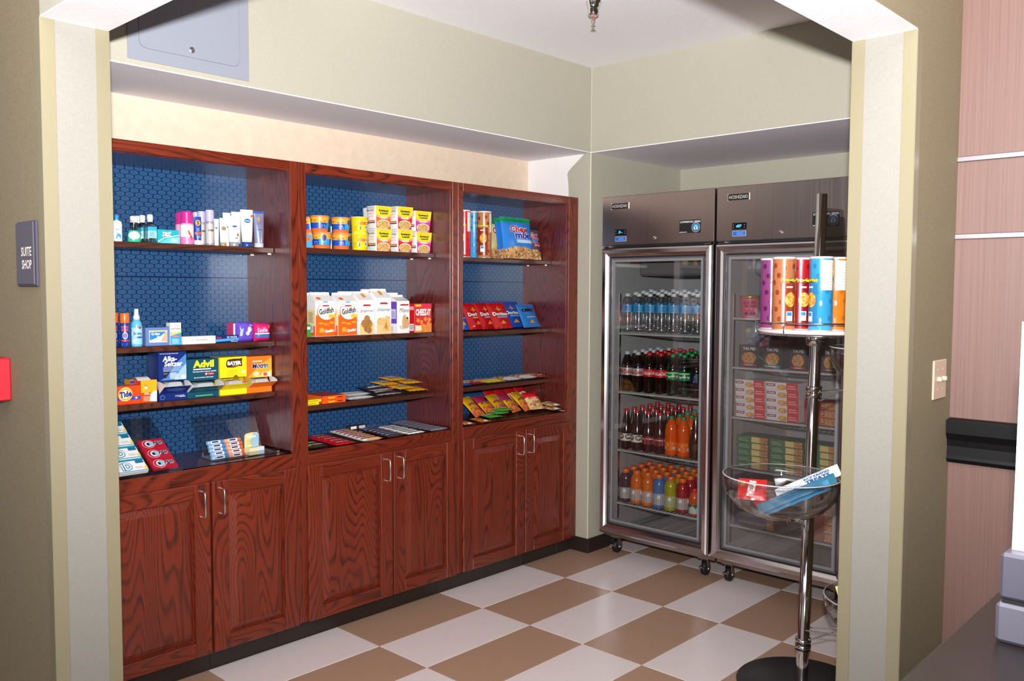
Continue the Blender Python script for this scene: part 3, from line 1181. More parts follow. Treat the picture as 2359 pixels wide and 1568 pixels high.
def flatbottle(w, h, body, cap, deco=None, ch=.2, cw=.36, d=.03):
    b = MB()
    hb = h * (1 - ch)
    loft(b, [sup(d / 2, w / 2, z, 2.6) for z in (0, .004)] + [sup(d / 2, w / 2, hb * .8, 2.6), sup(d / 2 * .9, w / 2 * .92, hb * .93, 2.4), sup(.011, w * cw * .55, hb, 2)], body)
    if deco:
        deco(b, lambda u, v, o: (d / 2 + o - .0015 * (u / w * 2) ** 2 * 4, u, v), w, hb)
    c = MB()
    loft(c, [sup(.0125, w * cw * .62, hb, 2), sup(.0125, w * cw * .62, h - .002, 2), sup(.0115, w * cw * .56, h, 2)], cap)
    return b, c


def d_sh(b, sf, w, h):
    b.poly(sf, [(w * -.15, h * .1), (w * .36, h * .1), (w * .36, h * .32), (w * .1, h * .38), (w * -.12, h * .6), (w * -.05, h * .3)], mat('#2a86c8', .4), .001)
    b.lines(sf, -w * .2, w * .3, h * .66, h * .8, 4, mat('#9aa6bd', .4), .4, .001)
    b.rect(sf, -w * .16, w * .22, h * .53, h * .58, mat('#2b5c9d', .4), .0012)


y, w_, h_ = RP(257, 282, 495, Z, -.25)
bo, ca = flatbottle(w_, h_, mat('#eef0f4', .25, coat=.3), mat('#2f8fd6', .3), d_sh, .2)
t = thing('shampoo_bottle', 'white shampoo bottle with blue cap at the left of the top shelf', 'bottle', (-.25, y, Z), (0, 0, -.35), G)
bo.build('bottle_body', t)
ca.build('cap', t)
dup(t, (-.30, y + .0, Z), (0, 0, .1), 'white shampoo bottle hidden behind the front one by the jamb', G)

# green mouthwash
y, w_, h_ = RP(293, 325, 498, Z, -.25)
t = thing('mouthwash_bottle', 'small green mouthwash bottle with patterned white cap', 'bottle', (-.25, y, Z), (0, 0, -.35), G)
gm = mat('#2fae86', .08, coat=.5)
gs = clear('clear_pet', (.95, .97, .97), 2.0, .10, .08)
b = MB()
r = w_ / 2
loft(b, [sup(r * .62, r * .9, 0, 2.4), sup(r * .66, r, .006, 2.4), sup(r * .6, r * .93, h_ * .3, 2.4), sup(r * .5, r * .75, h_ * .45, 2.2)], gm)
b.build('liquid', t)
b = MB()
loft(b, [sup(r * .5, r * .75, h_ * .45, 2.2), sup(r * .36, r * .48, h_ * .62, 2), sup(r * .34, r * .44, h_ * .76, 2)], gs, cap=(False, True))
b.build('bottle_neck', t)
b = MB()
f = lambda u, v, o: (r * .64 + o, u, v)
b.ell(f, 0, h_ * .25, r * .82, h_ * .15, mat('#e9efe8', .4), .001, 24)
b.ell(f, 0, h_ * .25, r * .82, h_ * .15, mat('#e9efe8', .4), .0012, 24)
b.text(f, 'SCOPE', 0, h_ * .26, r * 1.25, h_ * .085, mat('#24566b', .4), .002, bold=.02)
b.build('label', t)
b = MB().lathe([(r * .5, h_ * .76), (r * .55, h_ * .77), (r * .55, h_ * .98), (r * .5, h_)], WHT, 20)
for k in range(14):
    b.rect(cy(r * .55), -.03 + (k * .37 % 1) * .045 - .012, -.03 + (k * .37 % 1) * .045 - .004, h_ * (.79 + .2 * (k * .61 % 1)) - .003, h_ * (.79 + .2 * (k * .61 % 1)), mat('#8a2b35', .4), .0004)
b.build('cap', t)


# hand sanitiser bottles
def sanit(px, x, label, first=[None]):
    y, w_, h_ = RP(*px, Z, x)
    if first[0]:
        return dup(first[0], (x, y, Z), (0, 0, .15), label, G)
    t = thing('hand_sanitizer_bottle', label, 'bottle', (x, y, Z), group=G)
    r = w_ / 2
    b = MB()
    loft(b, [sup(r * .75, r * .95, 0, 3.2), sup(r * .8, r, .005, 3.2), sup(r * .8, r, h_ * .55, 3.2), sup(r * .55, r * .7, h_ * .68, 2.4), sup(r * .35, r * .35, h_ * .74, 2)], gs)
    b.build('bottle_body', t)
    b = MB()
    f = lambda u, v, o: (r * .8 + o, u, v)
    b.rect(f, -r * .75, r * .75, h_ * .16, h_ * .52, mat('#9fd9e0', .4), .001)
    b.rect(f, -r * .75, r * .75, h_ * .42, h_ * .56, mat('#2fa6c6', .4), .0012)
    b.lines(f, -r * .55, r * .55, h_ * .2, h_ * .4, 6, mat('#3d6b8c', .4), .4, .0016)
    b.build('label', t)
    b = MB().lathe([(r * .46, h_ * .74), (r * .46, h_ * .82), (r * .52, h_ * .83), (r * .5, h_ * .98), (r * .4, h_)], mat('#d5d9dc', .2, coat=.4), 16)
    b.build('cap', t)
    first[0] = t
    return t


sanit((332, 361, 494), -.245, 'clear hand sanitizer bottle with turquoise label beside the teal soap box')
sanit((317, 341, 497), -.30, 'clear hand sanitizer bottle standing behind the first one')
sanit((309, 330, 500), -.345, 'clear hand sanitizer bottle farthest back behind the green mouthwash')


def d_zest(b, sf, w, h):
    b.poly(sf, [(-w / 2, h * .02), (w / 2, h * .02), (w / 2, h * .5), (w * .1, h * .42), (-w * .2, h * .25), (-w / 2, 0)], mat('#62cfd0', .4), .0005)
    b.poly(sf, [(-w / 2, h * .05), (-w * .2, h * .36), (w * .5, h * .6), (w * .5, h * .66), (-w * .22, h * .42), (-w / 2, h * .14)], mat('#d8f3f2', .4), .0008)
    b.text(sf, 'zest', -w * .1, h * .7, w * .46, h * .46, mat('#15263f', .4), .001, bold=.08, shear=.15)
    b.text(sf, 'zest', -w * .1, h * .7, w * .44, h * .42, WHT, .0014, bold=.03, shear=.15)
    b.lines(sf, w * .1, w * .44, h * .1, h * .42, 4, WHT, .35, .001)


carton('soap_box', 'flat teal soap carton with white lettering on the top shelf', 'box', (364, 413, 529), Z, mat('#1fa8b4', .35), d_zest, .05, -.235, group=G)


# spray cans and sticks
def can(name, label, cat, px, x, z, body, capm, capf, deco=None, group=None, rz=-.4, dome=True, ridges=0):
    y, w_, h_ = RP(*px, z, x)
    t = thing(name, label, cat, (x, y, z), (0, 0, rz), group)
    r = w_ / 2
    hb = h_ * (1 - capf)
    b = MB().lathe([(r * .9, 0), (r, .004), (r, hb - .004), (r * .93, hb)], body, 24)
    if deco:
        deco(b, cy(r), r, hb)
    b.build('can_body', t)
    pr_ = [(r * .93, hb), (r * .95, hb + .002)]
    if ridges:
        for k in range(ridges):
            zz = hb + (h_ - hb) * (k + .5) / (ridges + 1)
            pr_ += [(r * .97, zz), (r * .93, zz + .002), (r * .97, zz + .004)]
    pr_ += [(r * .95, h_ - .004), (r * (.86 if dome else .93), h_)]
    MB().lathe(pr_, capm, 24).build('cap', t)
    return t


def d_pink(b, sf, r, h):
    b.rect(sf, -r * 1.2, r * 1.2, h * .1, h * .92, mat('#f3dfe6', .4), .0004, 12)
    b.rect(sf, -r * 1.2, r * 1.2, h * .02, h * .35, mat('#e779b2', .4), .0006, 12)
    b.poly(sf, [(-r * .2, h * .76), (r * .8, h * .84), (r * .8, h * .88), (-r * .1, h * .81)], mat('#b0338a', .4), .001)
    for u, v, c in ((.35, .5, '#d8352e'), (.55, .38, '#c92b3a'), (.6, .28, '#e05548'), (.2, .6, '#b85a3a')):
        b.ell(sf, r * u, h * v, r * .17, h * .07, mat(c, .4), .001, 10)


t = can('shave_gel_can', 'pink shaving gel can with ribbed magenta cap', 'can', (415, 447, 487), -.25, Z, mat('#dca0c0', .3, coat=.3), mat('#c22a86', .25, coat=.4), .37, d_pink, G, ridges=4)
dup(t, (-.315, t.location.y + .012, Z), (0, 0, .6), 'pink shaving gel can standing behind the front pink can', G)


def tubem(w, h, capr, caph, body, capm, deco=None, flip=False):
    b = MB()
    loft(b, [sup(capr * .98, capr * .98, caph, 2, 20), sup(capr, capr, caph + .003, 2, 20), sup(capr * .8, (capr + w / 2) / 2 * 1.02, h * .45, 2.2, 20), sup(capr * .38, w / 2, h * .8, 2.4, 20), sup(.0016, w / 2, h * .93, 3, 20), sup(.0012, w / 2, h, 4, 20)], body)

    def sf(u, v, o):
        q = min(max((v - caph) / (h * .93 - caph), 0), 1)
        return (capr * (1 - q) ** .8 * (1 - .3 * (2 * u / w) ** 2) + .0016 + o, u, v)
    if deco:
        deco(b, sf, w, h)
    c = MB().lathe([(capr * .95, 0), (capr, .002), (capr, caph - .001), (capr * .9, caph)], capm, 20)
    return b, c


def tube_at(name, label, px, x, body, capm, deco, cr=.42, chf=.13, rz=-.25, z=Z):
    y, w_, h_ = RP(*px, z, x)
    t = thing(name, label, 'tube', (x, y, z), (0, 0, rz), G)
    b, c = tubem(w_, h_, w_ * cr, h_ * chf, body, capm, deco)
    b.build('tube_body', t)
    c.build('cap', t)
    return t


def d_sun(b, sf, w, h):
    b.ell(sf, 0, h * .78, w * .33, h * .11, mat('#e9a12c', .4), .0012, 16)
    b.text(sf, 'S', 0, h * .78, w * .3, h * .14, mat('#1d2f7a', .4), .002, bold=.05)
    b.rect(sf, -w * .44, w * .44, h * .36, h * .44, mat('#e4572a', .4), .0014, 8)
    b.lines(sf, -w * .3, w * .3, h * .24, h * .34, 3, mat('#8fb1e6', .4), .4, .0016)
    b.lines(sf, -w * .2, w * .2, h * .48, h * .62, 4, mat('#aebfe6', .4), .3, .0016)


tube_at('sunscreen_tube', 'navy sunscreen tube with orange band and white cap', (447, 465, 499), -.25, mat('#1d3f9a', .3, coat=.3), WHT, d_sun, .46, .16)


def d_spray(b, sf, r, h):
    b.rect(sf, -r * .8, r * .8, h * .08, h * .9, mat('#b8b3b2', .35), .0004, 8)
    b.rect(sf, -r * .2, r * .9, h * .58, h * .66, mat('#5d5348', .4), .0008, 6)
    b.lines(sf, -r * .1, r * .7, h * .2, h * .5, 7, mat('#79746f', .4), .3, .0008)


SIL = mat('#c9c6cf', .28, .6, name='silver_can')
LAV = mat('#b9aeda', .3, coat=.3)
can('hairspray_can', 'silver hairspray can with lavender cap nearest the white tubes', 'can', (473, 495, 484), -.25, Z, SIL, LAV, .32, d_spray, G, -.6, False)
can('hairspray_can', 'silver hairspray can with lavender cap behind the navy sunscreen', 'can', (455, 475, 487), -.29, Z, SIL, LAV, .32, d_spray, G, -.6, False)
can('hairspray_can', 'silver hairspray can farthest back beside the pink can', 'can', (443, 461, 489), -.335, Z, SIL, LAV, .32, d_spray, G, -.6, False)


def d_lot(c1='#2b4f9a', c2='#7c8fb8', sw=None, blk=None):
    def f(b, sf, w, h):
        b.ell(sf, 0, h * .66, w * .2, h * .032, mat(c1, .4), .0015, 14)
        if blk:
            b.rect(sf, -w * .28, w * .3, h * .56, h * .68, mat(blk, .4), .002, 6)
        b.lines(sf, -w * .25, w * .25, h * .42, h * .55, 4, mat(c2, .4), .3, .0015)
        if sw:
            b.poly(sf, [(-w * .1, h * .22), (w * .18, h * .26), (w * .3, h * .42), (w * .2, h * .32), (-w * .02, h * .25)], mat(sw, .4), .0016)
            b.ell(sf, w * .22, h * .38, w * .09, h * .045, mat(sw, .4), .0018, 10)
    return f


WTB = mat('#efeeef', .3, coat=.25)
tube_at('lotion_tube', 'small white tube with blue print next to the hairspray', (491, 505, 504), -.262, WTB, WHT, d_lot(), .42, .1)
tube_at('lotion_tube', 'small cream tube with brown patch and gold cap', (506, 523, 502), -.245, mat('#ece9e4', .3, coat=.25), mat('#a98a55', .3), d_lot('#8a7d5f', '#a9a195', None, '#8b7b52'), .42, .12)
tube_at('lotion_tube', 'tall white tube farthest back between the smaller tubes', (514, 532, 490), -.335, WTB, WHT, d_lot(), .42, .1)
tube_at('lotion_tube', 'white tube with blue water print behind the gold capped tube', (517, 533, 500), -.28, WTB, WHT, d_lot('#3c62b0', '#7fb4d8', '#5fa8d8'), .42, .1)
tube_at('lotion_tube', 'white lotion tube with brown swirl and silver cap', (525, 554, 498), -.245, WTB, mat('#b9bcc4', .25, .5), d_lot('#2b4f9a', '#a0a0a8', '#9c5a3a'), .42, .14)
tube_at('lotion_tube', 'tall white tube with blue cap standing behind the brown swirl tube', (533, 556, 488), -.30, WTB, mat('#23458f', .3), d_lot(), .42, .1)


def d_vas(b, sf, w, h):
    b.ell(sf, 0, h * .70, w * .25, h * .06, mat('#2a64b8', .4), .0015, 18)
    b.text(sf, 'Vaseline', 0, h * .70, w * .36, h * .035, WHT, .0022, bold=.02)
    b.ell(sf, w * .38, h * .83, w * .1, h * .04, mat('#e0603a', .4), .0015, 12)
    b.lines(sf, -w * .3, w * .25, h * .5, h * .6, 4, mat('#a39c92', .4), .25, .0015)


tube_at('lotion_tube', 'large cream lotion tube with blue oval emblem and blue cap', (554, 584, 483), -.245, mat('#ece6da', .3, coat=.25), mat('#20448f', .3), d_vas, .40, .13)


def d_axe(b, sf, w, h):
    b.rect(sf, -w * .5, w * .5, h * .945, h * .995, mat('#2a3fa8', .4), .0012)
    b.poly(sf, [(-w * .2, h * .8), (0, h * .86), (w * .1, h * .74), (-w * .05, h * .72)], mat('#d9923a', .4), .0018)
    b.poly(sf, [(w * .05, h * .82), (w * .25, h * .7), (w * .02, h * .7)], mat('#8a3f9a', .4), .0018)
    b.text(sf, 'LAKME', 0, h * .65, w * .62, h * .035, mat('#5a5c6c', .4), .002)
    b.text(sf, 'APLI', 0, h * .49, w * .42, h * .035, mat('#3b3d4c', .4), .002, bold=.02)
    b.lines(sf, -w * .25, w * .25, h * .22, h * .4, 5, mat('#6d7080', .4), .25, .0018)


tube_at('gel_tube', 'silver blue hair gel tube at the right end of the shelf', (584, 609, 487), -.245, mat('#8f97b8', .25, .4), mat('#c3c7d4', .2, coat=.3), d_axe, .44, .12)

# ------------------------------------------------------------------ left cabinet, second shelf
Z = 1.2937
G = 'personal care goods on the second shelf'


def d_static(b, sf, r, h):
    b.text(sf, 'STATIC', 0, h * .83, r * 1.5, h * .1, mat('#e4522a', .4), .001, bold=.05)
    b.text(sf, 'GUARD', 0, h * .71, r * 1.4, h * .1, mat('#e4522a', .4), .001, bold=.05)
    b.ell(sf, r * .05, h * .48, r * .55, h * .15, mat('#dfe3ea', .4), .0006, 18, 3)
    b.ell(sf, r * .05, h * .48, r * .45, h * .12, mat('#4a63b8', .4), .0009, 18, 3)
    b.poly(sf, [(-r * .1, h * .4), (r * .35, h * .4), (r * .4, h * .55), (r * .15, h * .58)], mat('#d8432a', .4), .0013)
    b.rect(sf, -r * .8, r * .8, h * .24, h * .3, mat('#d2452c', .4), .0006, 8)
    b.lines(sf, -r * .6, r * .6, h * .06, h * .2, 4, mat('#98a8d8', .4), .3, .0008)


BLU = mat('#1f3f96', .28, .25, name='blue_can')
ORC = mat('#ec6a1e', .3, coat=.3)
can('static_spray_can', 'blue antistatic spray can with orange cap nearest the jamb', 'can', (255, 274, 720), -.265, Z, BLU, ORC, .29, d_static, G)
can('static_spray_can', 'blue antistatic spray can with orange cap beside the light blue bottle', 'can', (277, 300, 721), -.245, Z, BLU, ORC, .29, d_static, G)
# fabric spray
y, w_, h_ = RP(302, 329, 711, Z, -.25)
t = thing('fabric_spray_bottle', 'light blue fabric spray bottle with white sprayer', 'bottle', (-.25, y, Z), (0, 0, -.35), G)
r = w_ / 2
b = MB().lathe([(r * .92, 0), (r, .005), (r, h_ * .55), (r * .93, h_ * .62), (r * .62, h_ * .70), (r * .5, h_ * .72)], mat('#5fb2dc', .2, coat=.4), 24)
b.rect(cy(r), -r * 1.1, r * 1.1, h_ * .06, h_ * .5, mat('#8fd0ea', .4), .0004, 12)
b.poly(cy(r), [(-r * .9, h_ * .36), (-r * .4, h_ * .44), (0, h_ * .5), (r * .4, h_ * .45), (r * .9, h_ * .36), (r * .9, h_ * .3), (-r * .9, h_ * .3)], WHT, .001)
b.text(cy(r), 'Downy', r * .12, h_ * .34, r * 1.6, h_ * .1, mat('#1d2f66', .4), .0016, bold=.03)
b.ell(cy(r), r * .5, h_ * .5, r * .25, h_ * .035, mat('#c03048', .4), .0014, 12)
b.rect(cy(r), -r * .1, r * .95, h_ * .22, h_ * .27, mat('#4a58a8', .4), .001, 6)
b.ell(cy(r), -r * .5, h_ * .15, r * .28, h_ * .045, WHT, .001, 12)
b.build('bottle_body', t)
b = MB().lathe([(r * .56, h_ * .72), (r * .56, h_ * .82), (r * .42, h_ * .825), (r * .36, h_ * .98), (r * .3, h_)], mat('#e6e4e6', .25), 18)
b.box(.0, r * .55, -.003, .003, h_ * .93, h_ * .96, WHT)
b.build('sprayer', t)


def d_qt(b, sf, w, h):
    b.rect(sf, -w * .36, w * .40, h * .18, h * .84, mat('#e4e6ee', .4), .0006)
    b.poly(sf, [(-w * .34, h * .78), (w * .38, h * .78), (w * .1, h * .5), (-w * .34, h * .3)], mat('#2a80c8', .4), .001)
    b.rect(sf, -w * .34, w * .38, h * .76, h * .84, mat('#e6c860', .4), .0012)
    b.text(sf, 'Q-tips', -w * .1, h * .64, w * .36, h * .18, WHT, .0016, bold=.03)
    b.poly(sf, [(w * .12, h * .22), (w * .4, h * .22), (w * .4, h * .74), (w * .3, h * .7), (w * .22, h * .5)], mat('#dba987', .4), .0012)
    b.ell(sf, w * .02, h * .46, w * .06, h * .07, WHT, .0018, 10)


carton('cotton_swab_box', 'rounded translucent blue cotton swab box', 'box', (336, 391, 754), Z, mat('#6480b8', .2, coat=.4), d_qt, .03, -.235, group=G)


def d_eye(b, sf, w, h):
    b.rect(sf, -w / 2, w / 2, 0, h * .55, mat('#2fa0cc', .4), .0004)
    b.poly(sf, [(-w / 2, h * .42), (w / 2, h * .56), (w / 2, h * .64), (w * .1, h * .6), (-w / 2, h * .5)], mat('#d8dc60', .4), .0008)
    b.text(sf, 'Eye Relief', 0, h * .72, w * .84, h * .1, BLKP, .0008, bold=.02)
    b.lines(sf, -w * .4, w * .4, h * .82, h * .94, 3, GREYP, .4, .0008)
    b.rect(sf, -w * .32, w * .36, h * .36, h * .44, mat('#d02f48', .4), .0012)
    b.text(sf, 'Redness', .0, h * .40, w * .56, h * .05, WHT, .0016)
    b.lines(sf, -w * .38, w * .35, h * .06, h * .3, 5, mat('#bfe8f2', .4), .4, .0008)


carton('eye_drop_box', 'upright eye drop carton, white above and teal below', 'box', (393, 418, 743), Z, WHT, d_eye, .035, -.235, left=lambda b, sf, w, h: b.lines(sf, -w * .4, w * .4, h * .1, h * .9, 9, GREYP, .3), group=G)


def d_pro(b, sf, w, h):
    b.text(sf, 'PRONAMEL', w * .08, h * .5, w * .36, h * .26, mat('#5a6a78', .4), .0008)
    for k in range(8):
        a = PI * (.55 + .09 * k)
        b.rect(sf, -w * .1 + .016 * math.cos(a), -w * .1 + .016 * math.cos(a) + .003, h * .5 + h * .42 * math.sin(a), h * .5 + h * .42 * math.sin(a) + .002, mat('#4f9ab8', .4), .0006)
    b.lines(sf, w * .1, w * .3, h * .72, h * .84, 2, GREYP, .4)
    b.lines(sf, -w * .42, -w * .25, h * .3, h * .8, 4, mat('#c4c6cc', .4), .4)
    b.lines(sf, w * .38, w * .47, h * .2, h * .9, 5, mat('#d0b0b0', .4), .4)


carton('toothpaste_box', 'long white toothpaste carton lying on the second shelf', 'box', (421, 497, 774), Z, mat('#e6e6ea', .35), d_pro, .04, -.235, group=G)


def d_navy(b, sf, w, h):
    b.poly(sf, [(-w / 2, h * .15), (w / 2, h * .3), (w / 2, h * .62), (-w / 2, h * .5)], mat('#4f9adc', .4), .0006)
    b.text(sf, 'Crest', -w * .36, h * .74, w * .2, h * .24, mat('#d64050', .4), .001, bold=.03)
    b.text(sf, '3D WHITE', w * .2, h * .74, w * .44, h * .24, mat('#cfe0f6', .4), .001, bold=.02)
    b.text(sf, 'Advanced', w * .3, h * .17, w * .3, h * .18, WHT, .001)


carton('toothpaste_box', 'long navy toothpaste carton beside the purple pack', 'box', (497, 550, 772), Z, mat('#142a66', .3, coat=.3), d_navy, .04, -.238, group=G)
carton('pantyliner_pack', 'magenta pack standing at the back behind the navy toothpaste', 'pack', (536, 556, 743), Z, mat('#c02a6c', .35), lambda b, sf, w, h: b.rect(sf, -w * .4, -w * .1, h * .1, h * .95, WHT), .05, -.30, group=G)


def d_pur(b, sf, w, h):
    b.rect(sf, -w * .5, w * .5, 0, h * .3, mat('#4a2aa8', .4), .001, 6)
    b.poly(sf, [(-w * .4, h * .3), (-w * .34, h * .6), (-w * .15, h * .9), (w * .0, h * .95), (-w * .2, h * .66), (-w * .28, h * .3)], mat('#8fc4ea', .4), .0012)
    b.ell(sf, w * .15, h * .62, w * .12, h * .14, mat('#d8cff0', .4), .0016, 14)
    b.ell(sf, w * .04, h * .42, w * .11, h * .11, mat('#d8cff0', .4), .0016, 14)
    b.text(sf, 'always', w * .28, h * .82, w * .26, h * .09, WHT, .0016, shear=.2)


def softpack(name, label, px, z, m, deco, t_, group, xf=-.245, rz=0.):
    y, w_, h_ = SP(*px, z, xf)
    b = bagm(w_, h_, t_, solid(m), m, slab, slab, 14, 12, .05, 3, .0, deco)
    o = b.build(name, None, (xf - t_ / 2, y, z), (0, 0, rz))
    return tag(o, label, 'pack', group)


softpack('pad_pack', 'purple plastic sanitary pad pack', (550, 588, 741), Z, mat('#6a4fc4', .2, coat=.4), d_pur, .05, G)


def d_care(b, sf, w, h):
    b.rect(sf, -w * .48, w * .48, h * .2, h * .38, mat('#3f6aa8', .4), .0016, 10, 3)
    b.rect(sf, -w * .48, w * .48, h * .38, h * .44, WHT, .0016, 10)
    b.text(sf, 'Carefree', -w * .1, h * .6, w * .6, h * .2, mat('#f4d8e4', .4), .0022, bold=.02, shear=.15)
    b.ell(sf, w * .36, h * .78, w * .07, h * .09, mat('#e88a3a', .4), .002, 12)


softpack('pantyliner_pack', 'magenta pantyliner pack with white script at the shelf end', (591, 626, 743), Z, mat('#d0246e', .2, coat=.4), d_care, .05, G, -.238)

# ------------------------------------------------------------------ left cabinet, third shelf
Z = 1.0757
G = 'medicine and detergent boxes on the third shelf'
TOR = mat('#ec4a16', .32, name='detergent_orange')


def d_tide(b, sf, w, h):
    b.rect(sf, -w / 2, w / 2, h * .22, h * .42, mat('#2f49b0', .4), .0004)
    cu, cv = -w * .06, h * .56
    b.ell(sf, cu, cv, h * .40, h * .40, mat('#ec4a16', .4), .0006, 28)
    b.ell(sf, cu, cv, h * .38, h * .38, mat('#f2cf6a', .4), .0008, 28)
    b.ell(sf, cu, cv, h * .31, h * .31, mat('#ef8a1c', .4), .001, 28)
    b.ell(sf, cu, cv, h * .26, h * .26, mat('#f7e3b4', .4), .0012, 28)
    b.text(sf, 'Tide', cu + .001, cv, h * .66, h * .34, mat('#1c2f8c', .4), .0018, bold=.05, rot=.12)
    b.rect(sf, w * .26, w * .42, h * .26, h * .4, mat('#4a64c0', .4), .0008)
    b.ell(sf, w * .34, h * .33, h * .05, h * .05, WHT, .0012, 12)
    b.lines(sf, -w * .44, w * .3, h * .04, h * .16, 3, mat('#a83a12', .4), .4)


carton('detergent_box', 'orange laundry detergent box with large round yellow emblem', 'box', (261, 324, 889), Z, TOR, d_tide, .055, -.235, group=G)


def d_tide2(b, sf, w, h):
    b.poly(sf, [(-w * .5, h * .45), (w * .5, h * .45), (w * .5, h), (-w * .5, h)], mat('#f0a818', .4), .0004)
    b.poly(sf, [(w * .02, h * .05), (w * .48, h * .02), (w * .5, h * .5), (w * .3, h * .5), (w * .1, h * .4)], mat('#eadfd8', .4), .0008)
    b.text(sf, 'Tide', -w * .2, h * .78, w * .22, h * .1, mat('#1c2f8c', .4), .0012)
    b.ell(sf, -w * .2, h * .66, w * .1, h * .07, mat('#f3e0b0', .4), .001, 12)
    b.lines(sf, -w * .3, w * .04, h * .36, h * .46, 2, mat('#fbe3d6', .4), .5, .0012)
    b.lines(sf, -w * .36, w * .08, h * .08, h * .3, 4, mat('#f9c8b0', .4), .4, .0012)


y, w_, h_ = SP(325, 362, 875, Z, -.238)
t = thing('stain_remover_box', 'orange and yellow stain remover box with torn open top', 'box', (-.238 - .03, y, Z), group=G)
boxm(w_, .06, h_, TOR, d_tide2).build('carton', t)
b = MB()
b.grid(lambda a, c: (.03 - .055 * a + .02, -w_ / 2 + w_ * (.1 + .8 * c) - .02, h_ + .012 * math.sin(a * 2.4)), 6, 2, mat('#ece4e0', .5))
b.build('torn_flap', t, (-.012, 0, 0))
carton('stain_remover_sachet', 'yellow and blue striped box end standing behind the detergent box', 'box', (300, 326, 874), Z, mat('#e9a31c', .35), lambda b, sf, w, h: [b.rect(sf, -w / 2, w / 2, h * .82, h * .97, mat('#2b2f8c', .4)), b.rect(sf, -w / 2, w / 2, 0, h * .6, TOR)], .05, -.30, group=G)


def dispenser(name, label, px, c, deco, cf, d=.075, xf=-.236, tray=True, open_=.40, inner='#d9d6d8'):
    """carton with a torn open front hopper"""
    y, w_, h_ = SP(*px, Z, xf)
    w_ -= .0025
    t = thing(name, label, 'box', (xf - d / 2, y, Z), group=G)
    b = MB()
    hx = d / 2
    zo = h_ * open_
    b.box(-hx, hx, -w_ / 2, w_ / 2, zo, h_, c, .0007)
    b.box(-hx, hx, -w_ / 2, w_ / 2, 0, h_ * .17, c, .0007)
    b.box(-hx, -hx + .003, -w_ / 2, w_ / 2, h_ * .17, zo, c)
    for s_ in (-1, 1):
        b.box(-hx, hx * .2, s_ * w_ / 2 - .0015 * (s_ > 0), s_ * w_ / 2 + .0015 * (s_ < 0), h_ * .17, zo, c)
    deco(b, pl(hx), w_, h_)
    b.build('carton', t)
    # tilted front flap with curved white wings
    f = MB()
    fw_, z0, z1, out = w_ * .98, h_ * .15, h_ * .31, .046
    A, B_ = (hx + .001, z0), (hx + out, z1)
    ln = math.hypot(out, z1 - z0)
    nx, nz = (z1 - z0) / ln, -out / ln
    f.add([(A[0], -fw_ / 2, A[1]), (A[0], fw_ / 2, A[1]), (B_[0], fw_ / 2, B_[1]), (B_[0], -fw_ / 2, B_[1])], [(0, 1, 2, 3)], c)
    I = mat(inner, .5)
    f.add([(A[0] - .0012, -fw_ / 2, A[1] + .0006), (A[0] - .0012, fw_ / 2, A[1] + .0006), (B_[0] - .0012, fw_ / 2, B_[1] + .0006), (B_[0] - .0012, -fw_ / 2, B_[1] + .0006)], [(3, 2, 1, 0)], I)
    f.add([(B_[0], -fw_ / 2, B_[1]), (B_[0], fw_ / 2, B_[1]), (B_[0] - .0012, fw_ / 2, B_[1] + .0006), (B_[0] - .0012, -fw_ / 2, B_[1] + .0006)], [(0, 1, 2, 3)], WHT)
    if cf:
        cf(f, lambda u, v, o: (A[0] + out * v + nx * o, u, A[1] + (z1 - z0) * v + nz * o), fw_)
    f.build('flap', t)
    for s_ in (-1, 1):
        g = MB()
        pts = [(A[0] - .002, z0)]
        for k in range(9):
            a = k / 8 * PI / 2
            pts.append((B_[0] - (B_[0] - hx + .004) * (1 - math.cos(a)), z1 + (zo - z1) * math.sin(a)))
        pts.append((hx - .02, zo))
        e = s_ * fw_ / 2
        k = len(pts)
        g.add([(x, e, z) for x, z in pts] + [(x, e - s_ * .001, z) for x, z in pts], [tuple(range(k)), tuple(range(k, 2 * k))[::-1]] + [(i, (i + 1) % k, k + (i + 1) % k, k + i) for i in range(k)], I)
        g.build('side_wing', t)
    s = MB().box(hx * -.3, hx + .008, -w_ * .36, w_ * .36, h_ * .19, h_ * .36, mat('#b4b6ba', .25, .3), .006)
    s.box(hx * -.1, hx + .014, -w_ * .2, w_ * .28, h_ * .22, h_ * .38, mat('#c9cbce', .25, .3), .004)
    s.build('sachets', t)
    return t


